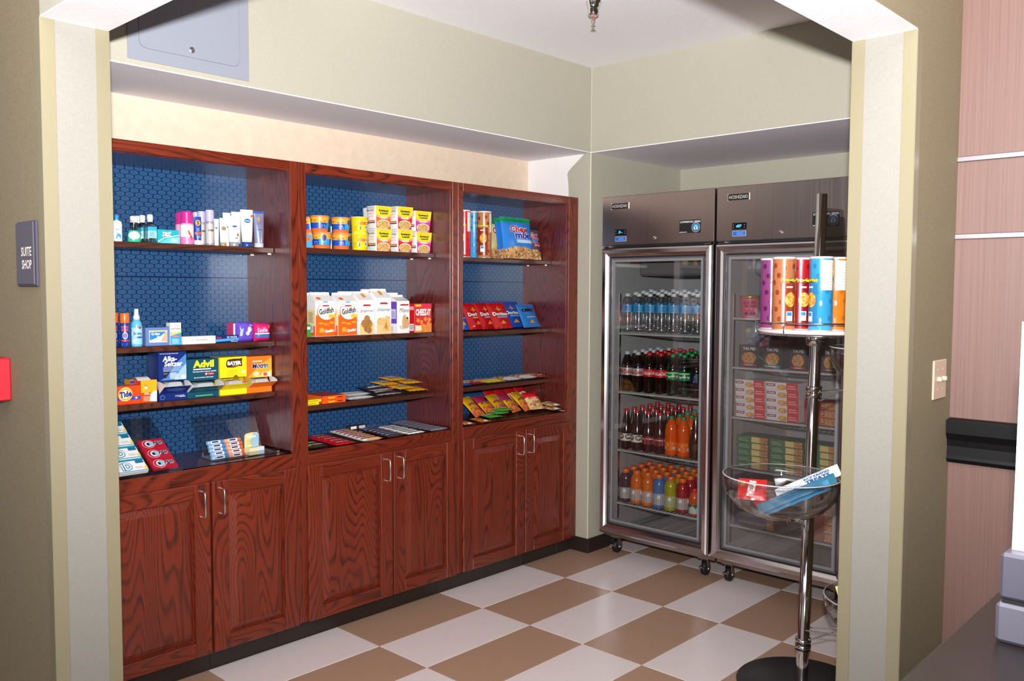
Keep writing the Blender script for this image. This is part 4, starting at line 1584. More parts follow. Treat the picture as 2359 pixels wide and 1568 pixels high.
def d_alka(b, sf, w, h):
    b.poly(sf, [(w * .5, h * .42), (w * .5, h * .95), (w * .2, h * .8), (-w * .2, h * .5), (-w * .45, h * .42)], mat('#4a80bc', .4), .0004)
    b.poly(sf, [(w * .5, h * .42), (w * .5, h * .75), (w * .28, h * .62), (w * .05, h * .42)], mat('#9cc0e0', .4), .0006)
    b.text(sf, 'Alka-', -w * .1, h * .86, w * .52, h * .11, WHT, .001, bold=.03, shear=.12)
    b.text(sf, 'Seltzer', w * .03, h * .755, w * .66, h * .11, WHT, .001, bold=.03, shear=.12)
    b.lines(sf, -w * .34, w * .38, h * .60, h * .70, 4, mat('#a8bcdc', .4), .4, .001)
    b.lines(sf, -w * .1, w * .2, h * .45, h * .58, 5, mat('#e6ecf4', .4), .5, .001)
    b.poly(sf, [(-w * .36, h * .58), (-w * .16, h * .58), (-w * .2, h * .49), (-w * .27, h * .46), (-w * .34, h * .49)], mat('#1d2238', .4), .001)
    b.text(sf, 'FAST', -w * .26, h * .555, w * .14, h * .02, mat('#e6c84a', .4), .0014)
    b.ell(sf, w * .38, h * .47, w * .09, h * .045, mat('#e8eef4', .4), .001, 14)
    b.text(sf, 'See new warnings information', -w * .12, h * .965, w * .66, h * .022, WHT, .001, bold=.02)
    b.ell(sf, -w * .38, h * .07, w * .08, h * .045, mat('#7ca0d4', .4), .0008, 16)
    b.ell(sf, -w * .38, h * .07, w * .07, h * .039, mat('#14276a', .4), .001, 16)
    b.text(sf, '116', w * .14, h * .085, w * .12, h * .035, WHT, .001, bold=.02)
    b.lines(sf, w * .22, w * .45, h * .06, h * .11, 2, WHT, .4, .001)


dispenser('antacid_box', 'tall navy antacid tablet box with open front hopper', (366, 431, 810), mat('#122a72', .32, coat=.2), d_alka, lambda b, sf, w: [b.ell(sf, 0, .55, w * .36, .22, mat('#3c5690', .4), .001, 20)], .085)
carton('antacid_box', 'tall navy antacid box standing behind the open hopper box', 'box', (352, 380, 812), Z, mat('#16275c', .35), lambda b, sf, w, h: [b.text(sf, 'Alka-', -w * .08, h * .86, w * .6, h * .08, mat('#c9cfdc', .4), .001, shear=.12), b.text(sf, 'Seltzer', 0, h * .77, w * .8, h * .08, mat('#c9cfdc', .4), .001, shear=.12), b.lines(sf, -w * .4, w * .3, h * .3, h * .68, 10, mat('#7a88ac', .4), .3)], .05, -.345, group=G)


def d_adv(b, sf, w, h):
    b.text(sf, 'Advil', w * .02, h * .87, w * .66, h * .19, mat('#f4e21e', .4), .001, bold=.05)
    b.lines(sf, -w * .3, w * .25, h * .72, h * .76, 1, WHT, .7, .001)
    b.text(sf, 'Ibuprofen Tablets, 200 mg', -w * .06, h * .735, w * .5, h * .035, WHT, .0012, bold=.02)
    b.text(sf, 'Pain Reliever/Fever Reducer (NSAID)', w * .05, h * .67, w * .74, h * .04, WHT, .0012, bold=.02)
    b.rect(sf, w * .05, w * .36, h * .58, h * .635, mat('#c42a34', .4), .001)
    b.ell(sf, w * .1, h * .607, w * .025, h * .03, WHT, .0014, 10)
    b.text(sf, 'Tablets', w * .24, h * .607, w * .16, h * .03, WHT, .0014)
    b.text(sf, 'See new warnings information', w * .02, h * .52, w * .62, h * .038, WHT, .0012, bold=.03)
    b.lines(sf, -w * .25, w * .3, h * .04, h * .09, 1, mat('#6aa860', .4), .6, .001)


dispenser('pain_reliever_box', 'teal pain reliever box with yellow lettering and open hopper', (431, 505, 826), mat('#0f4a62', .35, coat=.2), d_adv, lambda b, sf, w: [b.lines(sf, -w * .35, -w * .02, .3, .8, 3, mat('#8fc0b0', .4), .12, .001), b.lines(sf, w * .1, w * .4, .4, .85, 3, mat('#8fc0b0', .4), .12, .001)], .085, open_=.44)


def d_bay(b, sf, w, h):
    pts = [(-w * .26, h * .9), (-w * .2, h * .94), (0, h * .955), (w * .24, h * .95), (w * .33, h * .97), (w * .31, h * .86), (w * .33, h * .75), (w * .2, h * .75), (0, h * .72), (-w * .24, h * .73), (-w * .28, h * .8)]
    b.poly(sf, pts, mat('#4a2414', .4), .0006)
    b.text(sf, 'BAYER', w * .03, h * .84, w * .52, h * .105, WHT, .0012, bold=.06)
    b.text(sf, 'ASPIRIN', w * .06, h * .765, w * .26, h * .025, mat('#e8c84a', .4), .0012)
    b.lines(sf, -w * .25, w * .2, h * .46, h * .68, 7, mat('#8a7a1c', .4), .18, .0008)
    b.ell(sf, w * .36, h * .60, w * .08, h * .035, mat('#f2efdc', .4), .001, 12)
    b.ell(sf, w * .08, h * .43, w * .1, h * .09, mat('#8a6a10', .4), .0008, 16)


YEL = mat('#f4dc1e', .35, name='yellow_carton')
dispenser('pain_reliever_box', 'yellow aspirin box with brown emblem and open hopper', (507, 570, 822), YEL, d_bay, None, .085, inner='#c9a24a', open_=.46)


def d_mot(b, sf, w, h):
    b.poly(sf, [(-w * .5, h * .42), (w * .5, h * .42), (w * .5, h * .95), (w * .1, h * .8), (-w * .25, h * .6)], mat('#f2a428', .4), .0004)
    b.poly(sf, [(w * .5, h * .42), (w * .5, h * .62), (w * .1, h * .5), (-w * .3, h * .42)], mat('#f6cf5a', .4), .0006)
    b.text(sf, 'Motrin', w * .02, h * .74, w * .66, h * .15, WHT, .0008, bold=.08, shear=.15)
    b.text(sf, 'Motrin', w * .02, h * .74, w * .65, h * .14, mat('#1d2f72', .4), .0012, bold=.03, shear=.15)
    b.lines(sf, -w * .3, w * .1, h * .85, h * .9, 1, mat('#fbe6c0', .4), .6, .001)
    b.rect(sf, w * .1, w * .42, h * .44, h * .55, mat('#f4efe6', .4), .001)
    b.rect(sf, w * .14, w * .3, h * .45, h * .54, mat('#d84a38', .4), .0014)
    b.ell(sf, -w * .15, h * .52, w * .13, h * .07, mat('#f6d0a0', .4), .0008, 16)


dispenser('pain_reliever_box', 'orange pain reliever box with navy script at the shelf end', (570, 627, 820), mat('#f0741a', .35), d_mot, None, .085, open_=.42)

# ------------------------------------------------------------------ left cabinet, deck: gum, lip balm, acrylic stands
ZD = .8237
G = 'gum and lip balm on the deck'


def wedge_stand(name, label, y, w_, x0=-.115, dep=.26, ang=36, back=.0, z=ZD):
    """clear acrylic stand: sloped plate with a front lip"""
    t = thing(name, label, 'display stand', (x0, y, z), (0, 0, 0), 'clear acrylic stands')
    a = math.radians(ang)
    L = dep / math.cos(a)
    b = MB()
    vs, th = [], .003
    for (x, zz) in ((0, .0), (-dep, dep * math.tan(a))):
        for o in (0, th):
            for yy in (-w_ / 2, w_ / 2):
                vs.append((x - math.sin(a) * 0, yy, zz + o))
    b.add(vs, [(0, 1, 3, 2), (4, 6, 7, 5), (2, 3, 7, 6), (0, 4, 5, 1), (0, 2, 6, 4), (1, 5, 7, 3)], ACR)
    b.build('sloped_plate', t)
    MB().box(.014, .017, -w_ / 2, w_ / 2, 0, .022, ACR).build('front_lip', t)
    MB().box(.0, .014, -w_ / 2, w_ / 2, 0, .002, ACR).build('foot', t)
    MB().box(-dep - .003, -dep, -w_ / 2, w_ / 2, 0, dep * math.tan(a) + .003, ACR).build('back_plate', t)
    return t


wedge_stand('acrylic_stand', 'clear sloped acrylic stand under the gum packs near the jamb', -2.5, .24, -.097, .27, 33)
TL = math.radians(33)


def slope_pack(name, label, y, w_, k, step, h_, col, deco, cat='gum box', base=-.101, t_=.012, off=.0085):
    """pack lying on the sloped plate, k-th from the front"""
    s0 = k * step + .002
    x = base - s0 * math.cos(TL) + math.sin(TL) * off
    z = ZD + s0 * math.sin(TL) + math.cos(TL) * off + .0005
    b = MB().box(0, t_, -w_ / 2, w_ / 2, 0, h_, col, .0008)
    deco(b, pl(t_), w_, h_)
    o = b.build(name, None, (x, y, z), (0, -(PI / 2 - TL), 0))
    return tag(o, label, cat, G)


def d_id(b, sf, w, h):
    T_ = mat('#1b8fae', .35)
    b.rect(sf, -w / 2, w / 2, h * .84, h * .99, T_, .0005)
    b.rect(sf, -w / 2, w / 2, 0, h * .06, T_, .0005)
    b.text(sf, 'iD', -w * .18, h * .44, w * .4, h * .66, T_, .0008, bold=.10)
    b.text(sf, 'iD', -w * .18, h * .44, w * .34, h * .56, WHT, .0012, bold=.02)
    b.rect(sf, w * .18, w * .46, h * .6, h * .84, mat('#1f6f94', .4), .001)
    b.lines(sf, w * .1, w * .4, h * .2, h * .4, 2, mat('#a8b4bc', .4), .4, .0008)
    b.poly(sf, [(w * .38, h * .1), (w * .5, h * .1), (w * .5, h * .4), (w * .44, h * .36)], mat('#ead05a', .4), .001)


for k in range(4):
    slope_pack('gum_box', 'white and teal gum pack on the sloped stand, %s from the front' % ORD[k], -2.565, .105, k, .072, .068, WHT, d_id, t_=.016)


def d_orb(b, sf, w, h):
    cu, cv = -w * .16, h * .5
    b.ell(sf, cu, cv, w * .24, h * .42, mat('#e8b9be', .4), .0005, 26)
    b.ell(sf, cu, cv, w * .215, h * .38, mat('#a81a2c', .4), .0007, 26)
    b.ell(sf, cu + w * .03, cv, w * .165, h * .3, mat('#e9dfe2', .4), .0009, 26)
    b.poly(sf, [(cu + w * .03, cv - h * .3), (cu + w * .12, cv - h * .24), (cu + w * .19, cv), (cu + w * .12, cv + h * .24), (cu + w * .03, cv + h * .3)], mat('#8fc0d8', .4), .0011)
    b.ell(sf, cu - w * .01, cv, w * .06, h * .16, mat('#1a1f58', .4), .0012, 16)
    b.text(sf, 'rbit', w * .22, h * .55, w * .38, h * .4, WHT, .0011, bold=.1, shear=.12)
    b.text(sf, 'rbit', w * .22, h * .55, w * .37, h * .37, mat('#151a4c', .4), .0015, bold=.04, shear=.12)


for k in range(3):
    slope_pack('gum_pack', 'red gum pack with round swirl emblem, %s from the front' % ORD[k], -2.445, .096, k, .056, .054, mat('#b01c30', .28, coat=.4), d_orb)

# lip balm display on its own clear stand
t = thing('acrylic_stand', 'large clear acrylic stand with tall back behind the lip balm', 'display stand', (-.15, -2.07, ZD), group='clear acrylic stands')
MB().box(-.14, .0, -.145, .145, 0, .003, ACR).build('foot_plate', t)
b = MB()
b.add([(x, y, z) for y in (-.145, .145) for x, z in ((-.14, .003), (-.137, .003), (-.205, .16), (-.208, .16))], [(0, 1, 2, 3), (7, 6, 5, 4), (0, 4, 5, 1), (2, 6, 7, 3), (1, 5, 6, 2), (0, 3, 7, 4)], ACR)
b.build('back_plate', t)
MB().box(-.003, 0, -.145, .145, .003, .02, ACR).build('front_lip', t)


def stickm(c1, c2):
    b = MB()
    prof = [(.0076, -.035), (.008, -.034), (.008, .034), (.0076, .035)]
    b.lathe(prof, c1, 16)
    b.v = [(x + .008, z, y + .008) for x, y, z in b.v]
    sf = lambda u, v, o: (.008 + (.008 + o) * math.cos(v / .008), u, .008 + (.008 + o) * math.sin(v / .008))
    b.rect(sf, -.02, .02, -.004, .009, WHT, .0003, 1, 6)
    b.rect(sf, -.016, .012, .0, .006, mat('#26306e', .4), .0005, 1, 5)
    b.rect(sf, .02, .034, -.006, .01, c2, .0003, 1, 6)
    return b


for cidx, (y, c1, c2, nm) in enumerate(((-2.187, '#8fb8dc', '#4a86c0', 'blue'), (-2.111, '#e2a488', '#d2663a', 'orange'))):
    me = stickm(mat(c1, .25, coat=.3), mat(c2, .3)).mesh('lip_balm')
    for k in range(5):
        o = obj('lip_balm', me, None, (-.176 - .0165 * .55 * k - .004, y + .002 * (k % 2), ZD + .0035 + .0168 * .84 * k))
        if k:
            o.location.x += .0
        tag(o, '%s and white lip balm stick, %s from the bottom of its pile' % (nm, ORD[k]), 'lip balm', G)


def d_blis(b, sf, w, h):
    b.poly(sf, [(0, 0), (w / 2, 0), (w / 2, h * .9), (w * .1, h * .98), (-w * .1, h * .6)], mat('#9cc4dc', .4), .0006)
    b.text(sf, 'Blistex', -w * .02, h * .82, w * .66, h * .13, WHT, .0012, bold=.04)
    b.lines(sf, -w * .36, w * .1, h * .45, h * .7, 4, mat('#c9a84a', .4), .3)


t = thing('lip_balm_box', 'pale yellow and blue lip balm display card with tray', 'box', (-.195, -2.028, ZD + .0035), (0, 0, .12), G)
b = MB()
pts = [(-.035, 0), (.035, 0), (.035, .078), (.028, .086), (0, .089), (-.028, .086), (-.035, .078)]
k = len(pts)
yb = mat('#ecdc94', .4)
b.add([(0, y, z) for y, z in pts] + [(-.003, y, z) for y, z in pts], [tuple(range(k)), tuple(range(k, 2 * k))[::-1]] + [(i, k + i, k + (i + 1) % k, (i + 1) % k) for i in range(k)], yb)
d_blis(b, pl(0), .07, .089)
b.build('card', t)
b = MB().box(.0, .035, -.036, .036, 0, .03, mat('#e8dfae', .4), .001)
b.rect(pl(.035), .0, .036, 0, .03, mat('#d6e2e8', .4), .0005)
b.build('tray', t)

# ------------------------------------------------------------------ middle cabinet, top shelf
Z = 1.6987
G = 'microwave cups on the top shelf'
noodle_or = food('macaroni', ['#a85a10', '#d88a1c', '#f0b23c', '#e09a28'], 150)


def cupm(r0, r1, h, body):
    return MB().lathe([(r0, 0), (r0 + .0008, .002), (r1, h - .005), (r1 + .002, h - .004), (r1 + .002, h - .001), (r1 - .001, h)], body, 28)


def cone(r0, r1, h):
    return lambda u, v, o: ((r0 + (r1 - r0) * v / h + .001 + o) * math.cos(u / r1), (r0 + (r1 - r0) * v / h + .001 + o) * math.sin(u / r1), v)


def maccup(px, x, zb, rz, label, first={}):
    y, w_, h_ = RP(*px, zb, x)
    if 'a' in first:
        return dup(first['a'], (x, y, zb), (0, 0, rz), label, G)
    r1 = w_ / 2 - .002
    r0 = r1 * .84
    t = thing('macaroni_cup', label, 'cup', (x, y, zb), (0, 0, rz), G)
    b = cupm(r0, r1, h_, mat('#eb6a2c', .35))
    sf = cone(r0, r1, h_)
    L = PI * r1
    b.rect(sf, -L, L, h_ * .22, h_ * .62, mat('#1e4fae', .35), .0004, 40)
    b.rect(sf, -L, L, h_ * .58, h_ * .94, noodle_or, .0005, 40)
    b.rect(sf, r1 * .15, r1 * 1.4, h_ * .24, h_ * .6, mat('#2f9ad8', .35), .0008, 10)
    b.ell(sf, r1 * .72, h_ * .66, r1 * .3, h_ * .24, mat('#c9b48a', .4), .0011, 20, 3)
    b.ell(sf, r1 * .72, h_ * .66, r1 * .26, h_ * .21, mat('#3a3f78', .4), .0014, 20, 3)
    b.lines(sf, -r1 * .5, r1 * .0, h_ * .3, h_ * .5, 2, WHT, .3, .001)
    b.build('cup_body', t)
    MB().lathe([(r1 + .0025, h_ - .0005), (r1 + .002, h_ + .0008), (.0001, h_ + .0008)], mat('#eadfda', .4), 28, cap=(False, False)).build('lid', t)
    first['a'] = t
    return t


def cuph(px, x, z):
    return RP(*px, z, x)[2]


h_ = cuph((719, 765, 536), -.262, Z)
maccup((719, 765, 536), -.262, Z, -1.1, 'blue and orange macaroni cup, lower left beside the cabinet stile')
maccup((763, 809, 536), -.262, Z, -.3, 'blue and orange macaroni cup, lower row next to the yellow cup')
maccup((711, 762, 498), -.262, Z + h_ + .0015, .1, 'blue and orange macaroni cup, upper left on top of another')
maccup((761, 809, 502), -.262, Z + h_ + .0015, -.3, 'blue and orange macaroni cup, upper row next to the yellow cup')
maccup((697, 733, 536), -.362, Z, .3, 'blue and orange macaroni cup at the back, half hidden by the stile')
maccup((697, 733, 500), -.362, Z + h_ + .0015, .2, 'blue and orange macaroni cup at the back, stacked on the half hidden one')
carton('macaroni_box', 'light blue macaroni carton cut off by the left stile', 'box', (700, 719, 540), Z, mat('#4aa6d8', .35), lambda b, sf, w, h: b.rect(sf, -w * .2, w * .3, h * .5, h * .8, mat('#d8703a', .4)), .05, -.232, group=G)
b = MB().tube([(0, 0, 0), (0, .001, .1), (.001, 0, .112)], .0028, WHT, 8)
y = col_y(763, -.36, Z)
tag(b.build('plastic_straw', None, (-.36, y, Z)), 'thin white plastic stick rising behind the macaroni cups', 'stick')


def velcup(px, x, zb, rz, label, first={}):
    y, w_, h_ = RP(*px, zb, x)
    if 'a' in first:
        return dup(first['a'], (x, y, zb), (0, 0, rz), label, G)
    r1 = w_ / 2 - .002
    r0 = r1 * .86
    t = thing('cheese_shells_cup', label, 'cup', (x, y, zb), (0, 0, rz), G)
    b = cupm(r0, r1, h_, mat('#f0d11c', .35))
    sf = cone(r0, r1, h_)
    b.poly(sf, [(-r1 * .15, h_ * .25), (r1 * .95, h_ * .22), (r1 * 1.0, h_ * .8), (-r1 * .05, h_ * .86)], mat('#f3ead0', .4), .0012)
    b.text(sf, 'Velveeta', r1 * .45, h_ * .64, r1 * 1.15, h_ * .26, mat('#c8302c', .4), .002, bold=.02, shear=.25, rot=.06)
    b.poly(sf, [(0, h_ * .2), (r1 * .95, h_ * .3), (r1 * .95, h_ * .46), (0, h_ * .42)], mat('#4a80c0', .4), .0018)
    b.lines(sf, -r1 * .8, -r1 * .25, h_ * .15, h_ * .5, 4, mat('#b08a10', .4), .35, .0008)
    b.build('cup_body', t)
    MB().lathe([(r1 + .0025, h_ - .0005), (r1 + .002, h_ + .0008), (.0001, h_ + .0008)], mat('#efe6c8', .4), 28, cap=(False, False)).build('lid', t)
    first['a'] = t
    return t


hv = cuph((808, 850, 539), -.262, Z)
velcup((808, 850, 539), -.262, Z, -.75, 'yellow cheese shells cup standing on the shelf')
velcup((807, 849, 504), -.262, Z + hv + .0015, -.6, 'yellow cheese shells cup stacked on the other yellow cup')


def noodle(px, zb, x, wave, label, soup):
    y, w_, h_ = SP(*px, Z, x)
    d = .078
    t = thing('noodle_cup', label, 'cup', (x - d / 2 - .002, y, zb), (0, 0, 0), G)
    b = MB()
    hw = w_ / 2
    k = .84
    zs = [(0, k), (h_ * .5, (1 + k) / 2), (h_ * .93, 1), (h_ * .93, 1), (h_, .97)]
    loft(b, [sup(d / 2 * q, hw * q, z, 7, 24) for z, q in zs], mat('#eeebe8', .5))
    sf = lambda u, v, o: (d / 2 * (k + (1 - k) * v / h_) + o, u * (k + (1 - k) * v / h_), v)
    A_ = w_ * .97
    u = A_ / 2
    cw, cy_ = mat(wave, .4), mat('#eeda2c', .4)
    b.poly(sf, [(-u, h_ * .02), (u, h_ * .02), (u, h_ * .62), (u * .3, h_ * .5), (-u * .3, h_ * .5), (-u, h_ * .62)], cw, .0006)
    pts = [(-u, h_ * 1.0), (-u, h_ * .62)] + [(-u + A_ * i / 10, h_ * (.62 - .11 * math.sin(PI * i / 10))) for i in range(1, 10)] + [(u, h_ * .62), (u, h_ * 1.0)]
    b.poly(sf, pts, cy_, .001)
    for dv in (0, -.045):
        p2 = [(-u + A_ * i / 10, h_ * (.60 + dv - .11 * math.sin(PI * i / 10))) for i in range(11)]
        p3 = [(a, c - h_ * .012) for a, c in p2][::-1]
        b.poly(sf, p2 + p3, WHT, .0014)
    b.text(sf, 'Maruchan', 0, h_ * .91, A_ * .54, h_ * .05, mat('#d0602c', .4), .0018, shear=.2)
    b.text(sf, 'Instant', 0, h_ * .80, A_ * .62, h_ * .1, BLKP, .0018, bold=.05)
    b.text(sf, 'Lunch', A_ * .02, h_ * .685, A_ * .5, h_ * .1, BLKP, .0018, bold=.05)
    b.text(sf, soup, 0, h_ * .475, A_ * .5, h_ * .055, WHT, .002, bold=.03)
    b.ell(sf, 0, h_ * .2, u * .9, h_ * .2, WHT, .0016, 24)
    b.ell(sf, 0, h_ * .19, u * .84, h_ * .18, food('soup_' + soup, ['#8a5a2c', '#d8b04a', '#e6cf8a', '#b8a050', '#e0a070'], 190), .0022, 24)
    # printed side
    sl = lambda uu, v, o: (uu * (k + (1 - k) * v / h_), -hw * (k + (1 - k) * v / h_) - o, v)
    b.text(sl, 'Maruchan', 0, h_ * .8, d * .7, h_ * .08, mat('#6a1a30', .4), .0012, bold=.02)
    b.text(sl, 'Instant', 0, h_ * .66, d * .62, h_ * .09, mat('#e08a50', .4), .0012)
    b.text(sl, 'Lunch', 0, h_ * .54, d * .5, h_ * .09, mat('#e08a50', .4), .0012)
    b.rect(sl, -d * .42, d * .42, h_ * .3, h_ * .36, mat('#c87a3a', .4), .001)
    b.rect(sl, -d * .42, d * .42, h_ * .23, h_ * .28, mat('#5a1a2c', .4), .001)
    b.build('cup', t)
    MB().add([(d / 2 * .9, -hw * .9, h_ + .0006), (d / 2 * .9, hw * .9, h_ + .0006), (-d / 2 * .9, hw * .9, h_ + .0006), (-d / 2 * .9, -hw * .9, h_ + .0006)], [(0, 1, 2, 3)], mat('#e2dcd6', .5)).build('lid', t)
    return t


rows = [((867, 904, 527), (917, 953, 529), (960, 996, 535)), ((866, 904, 474), (916, 953, 476), (957, 995, 481))]
cols_ = [('#ec6a1e', 'orange banded', 'Chicken'), ('#d22a24', 'red banded', 'Beef'), ('#d63a9c', 'pink banded', 'Shrimp')]
hn = SP(*rows[0][0], Z, -.236)[2]
for j, rw_ in enumerate(rows):
    for i, px in enumerate(rw_):
        c, nm, sp_ = cols_[i]
        noodle((px[0], px[1], rows[0][i][2] if j == 0 else rows[0][i][2]), Z + j * (SP(*rows[0][i], Z, -.236)[2] + .002), -.236, c, '%s noodle cup in the %s row' % (nm, ('lower', 'upper')[j]), sp_)
for j in range(2):
    y = col_y(862, -.345, Z)
    b = MB()
    loft(b, [sup(.039 * q, .042 * q, z, 3, 24) for z, q in ((0, .84), (hn * .93, 1), (hn, .97))], mat('#e6e3e0', .5))
    tag(b.build('noodle_cup', None, (-.376, y + .012, Z + j * (hn + .002))), 'plain white noodle cup at the back, %s of its pair' % ('lower', 'upper')[j], 'cup', G)

# ------------------------------------------------------------------ middle cabinet, second shelf
Z = 1.3027
G = 'snack bags and boxes on the second shelf'


def gable(name, label, px, c, deco, leftd=None, d=.062, xf=-.234, rz=0., lean=.0, flat=.80, z=Z, cat='bag'):
    y, w_, h_ = SP(*px, z, xf)
    b = MB()
    h1 = h_ * flat
    h2 = h_ * .95
    dx = d * .22
    R_ = [(d / 2, -d / 2, 0, w_ / 2), (d / 2 * 1.03, -d / 2 * 1.03, h_ * .4, w_ / 2 * 1.02), (d / 2, -d / 2, h1, w_ / 2), (-dx + .004, -dx - .006, h2, w_ / 2 * .99), (-dx + .003, -dx - .005, h_, w_ / 2 * .98)]
    vs = []
    for x1, x0, z_, hw in R_:
        vs += [(x1, -hw, z_), (x1, hw, z_), (x0, hw, z_), (x0, -hw, z_)]
    fs = [(k * 4 + i, k * 4 + (i + 1) % 4, k * 4 + 4 + (i + 1) % 4, k * 4 + 4 + i) for k in range(4) for i in range(4)] + [(3, 2, 1, 0), (16, 17, 18, 19)]
    b.add(vs, fs, c)

    def sf(u, v, o):
        if v <= h1:
            q = v / h1
            return (d / 2 * (1 + .03 * math.sin(PI * min(v / (h_ * .8), 1))) + o + .0004, u, v)
        q = (v - h1) / (h2 - h1)
        return (d / 2 + (-dx + .004 - d / 2) * q + o, u, v + o * .5)
    deco(b, sf, w_, h_)
    if leftd:
        leftd(b, lambda u, v, o: (u, -w_ / 2 * 1.021 - o, v), d, h1)
    o = b.build(name, None, (xf - d / 2, y, z), (0, lean, rz))
    return tag(o, label, cat, G)


ORG = mat('#f0641a', .35)
fishm = mat('#f2a838', .4)


def d_gold(b, sf, w, h):
    b.rect(sf, -w / 2, w / 2, .001, h * .5, ORG, .0005)
    b.poly(sf, [(-w / 2, h * .5), (w / 2, h * .5), (w / 2, h * .57), (-w / 2, h * .46)], mat('#f59a4a', .4), .0007)
    b.ell(sf, w * .04, h * .56, w * .47, h * .215, mat('#ea5a1c', .4), .0009, 28)
    b.ell(sf, w * .06, h * .575, w * .45, h * .20, WHT, .0012, 28)
    b.poly(sf, [(-w * .16, h * .71), (w * .22, h * .71), (w * .18, h * .68), (-w * .12, h * .68)], mat('#b8242c', .4), .0016)
    b.text(sf, 'Goldfish', w * .06, h * .58, w * .76, h * .13, mat('#23232c', .4), .0018, bold=.03, rot=.14)
    for u, v in ((-.25, .30), (.02, .275), (.3, .31)):
        b.ell(sf, w * u, h * v, w * .09, h * .022, fishm, .0012, 12)
        b.poly(sf, [(w * (u + .06), h * v), (w * (u + .14), h * (v + .025)), (w * (u + .14), h * (v - .025))], fishm, .0012)
    b.ell(sf, w * .3, h * .46, w * .15, h * .05, mat('#f0c038', .4), .0016, 14)
    b.poly(sf, [(w * .4, h * .46), (w * .5, h * .5), (w * .5, h * .41)], mat('#f0c038', .4), .0016)
    b.rect(sf, -w * .3, -w * .08, h * .09, h * .19, mat('#f0a83a', .4), .0012)
    b.text(sf, 'Cheddar', w * .2, h * .125, w * .5, h * .07, WHT, .0016, bold=.05, rot=.1)
    b.ell(sf, -w * .24, h * .86, w * .12, h * .03, mat('#e8783a', .4), .001, 12)
    b.rect(sf, -w * .1, w * .14, h * .765, h * .795, mat('#6aa8d8', .4), .0012)


def l_gold(b, sf, d, h):
    b.rect(sf, -d * .48, d * .48, .002, h * .3, mat('#e8641c', .4), .0005)
    b.rect(sf, -d * .48, d * .48, h * .3, h * .75, mat('#f2d9a0', .4), .0005)
    b.lines(sf, -d * .35, d * .3, h * .4, h * .7, 8, mat('#7a6a60', .4), .4)
    b.rect(sf, -d * .3, d * .25, h * .12, h * .33, WHT, .0009)
    for k in range(8):
        b.rect(sf, -d * .26 + k * d * .06, -d * .23 + k * d * .06, h * .15, h * .31, BLKP, .0012)


WBG = mat('#f0eeec', .38, name='white_paper_bag')
gable('cracker_bag', 'orange and white cracker bag with oval, left of two', (727, 771, 673), WBG, d_gold, l_gold)
gable('cracker_bag', 'orange and white cracker bag with oval, next to the cookie bags', (779, 822, 674), WBG, d_gold, l_gold)
gable('cracker_bag', 'white topped cracker bag at the back behind the left cracker bag', (712, 752, 674), WBG, d_gold, l_gold, xf=-.315)
gable('cracker_bag', 'white topped bag with orange tab behind the second cracker bag', (792, 834, 671), WBG, d_gold, l_gold, xf=-.315)
carton('snack_box', 'green snack pack cut off by the left stile', 'box', (703, 716, 747), Z, mat('#2f9a3a', .35), lambda b, sf, w, h: b.rect(sf, -w * .2, w * .4, h * .6, h * .8, WHT), .04, -.228, group=G)


def d_cook(word, kind):
    def f(b, sf, w, h):
        b.rect(sf, -w * .12, w * .1, h * .86, h * .97, mat('#e8a03a', .4), .0008)
        b.poly(sf, [(-w * .3, h * .66), (-w * .2, h * .7), (w * .2, h * .7), (w * .3, h * .66), (w * .2, h * .66), (-w * .2, h * .66)], mat('#b02a2c', .4), .001)
        b.text(sf, word, 0, h * .545, w * .86, h * .075, mat('#3a3438', .4), .0012, shear=.05)
        br = food('cookie_brown', ['#8a5a2c', '#a87038', '#c08a50'], 240)
        tn = food('cookie_tan', ['#d09a50', '#e4b870', '#eccb90'], 240)
        b.rect(sf, -w * .48, w * .48, h * .005, h * .26, mat('#ecc88a', .4), .0006)
        if kind == 0:
            for u, v, r_ in ((0, .36, .2), (-.2, .26, .2), (.14, .25, .22), (0, .15, .22), (.16, .1, .17)):
                b.ell(sf, w * u, h * v, w * r_, h * r_ * .45, br, .0012 + .0002 * r_, 14)
        else:
            b.ell(sf, -w * .16, h * .28, w * .32, h * .09, tn, .001, 18)
            b.poly(sf, [(-w * .1, h * .08), (w * .36, h * .06), (w * .4, h * .38), (w * .1, h * .4)], tn, .0014)
            b.poly(sf, [(w * .0, h * .12), (w * .26, h * .11), (w * .16, h * .3)], mat('#c88a3c', .4), .0018)
    return f


def l_cook(b, sf, d, h):
    b.lines(sf, -d * .3, d * .3, h * .4, h * .62, 4, mat('#8a6a70', .4), .4)
    b.rect(sf, -d * .3, d * .2, h * .03, h * .2, mat('#d8d4d0', .4), .0006)
    b.rect(sf, -d * .3, d * .3, h * .66, h * .69, mat('#a04048', .4))


gable('cookie_bag', 'tall white bag of gingerbread cookies', (828, 862, 671), WBG, d_cook('gingerman', 0), l_cook, .06)
gable('cookie_bag', 'tall white bag of butter cookies, tallest bag on the shelf', (867, 901, 665), WBG, d_cook('chessmen', 1), l_cook, .06)
gable('cookie_bag', 'white cookie bag at the back behind the gingerbread bag', (845, 882, 666), WBG, d_cook('chessmen', 1), l_cook, .06, -.31)


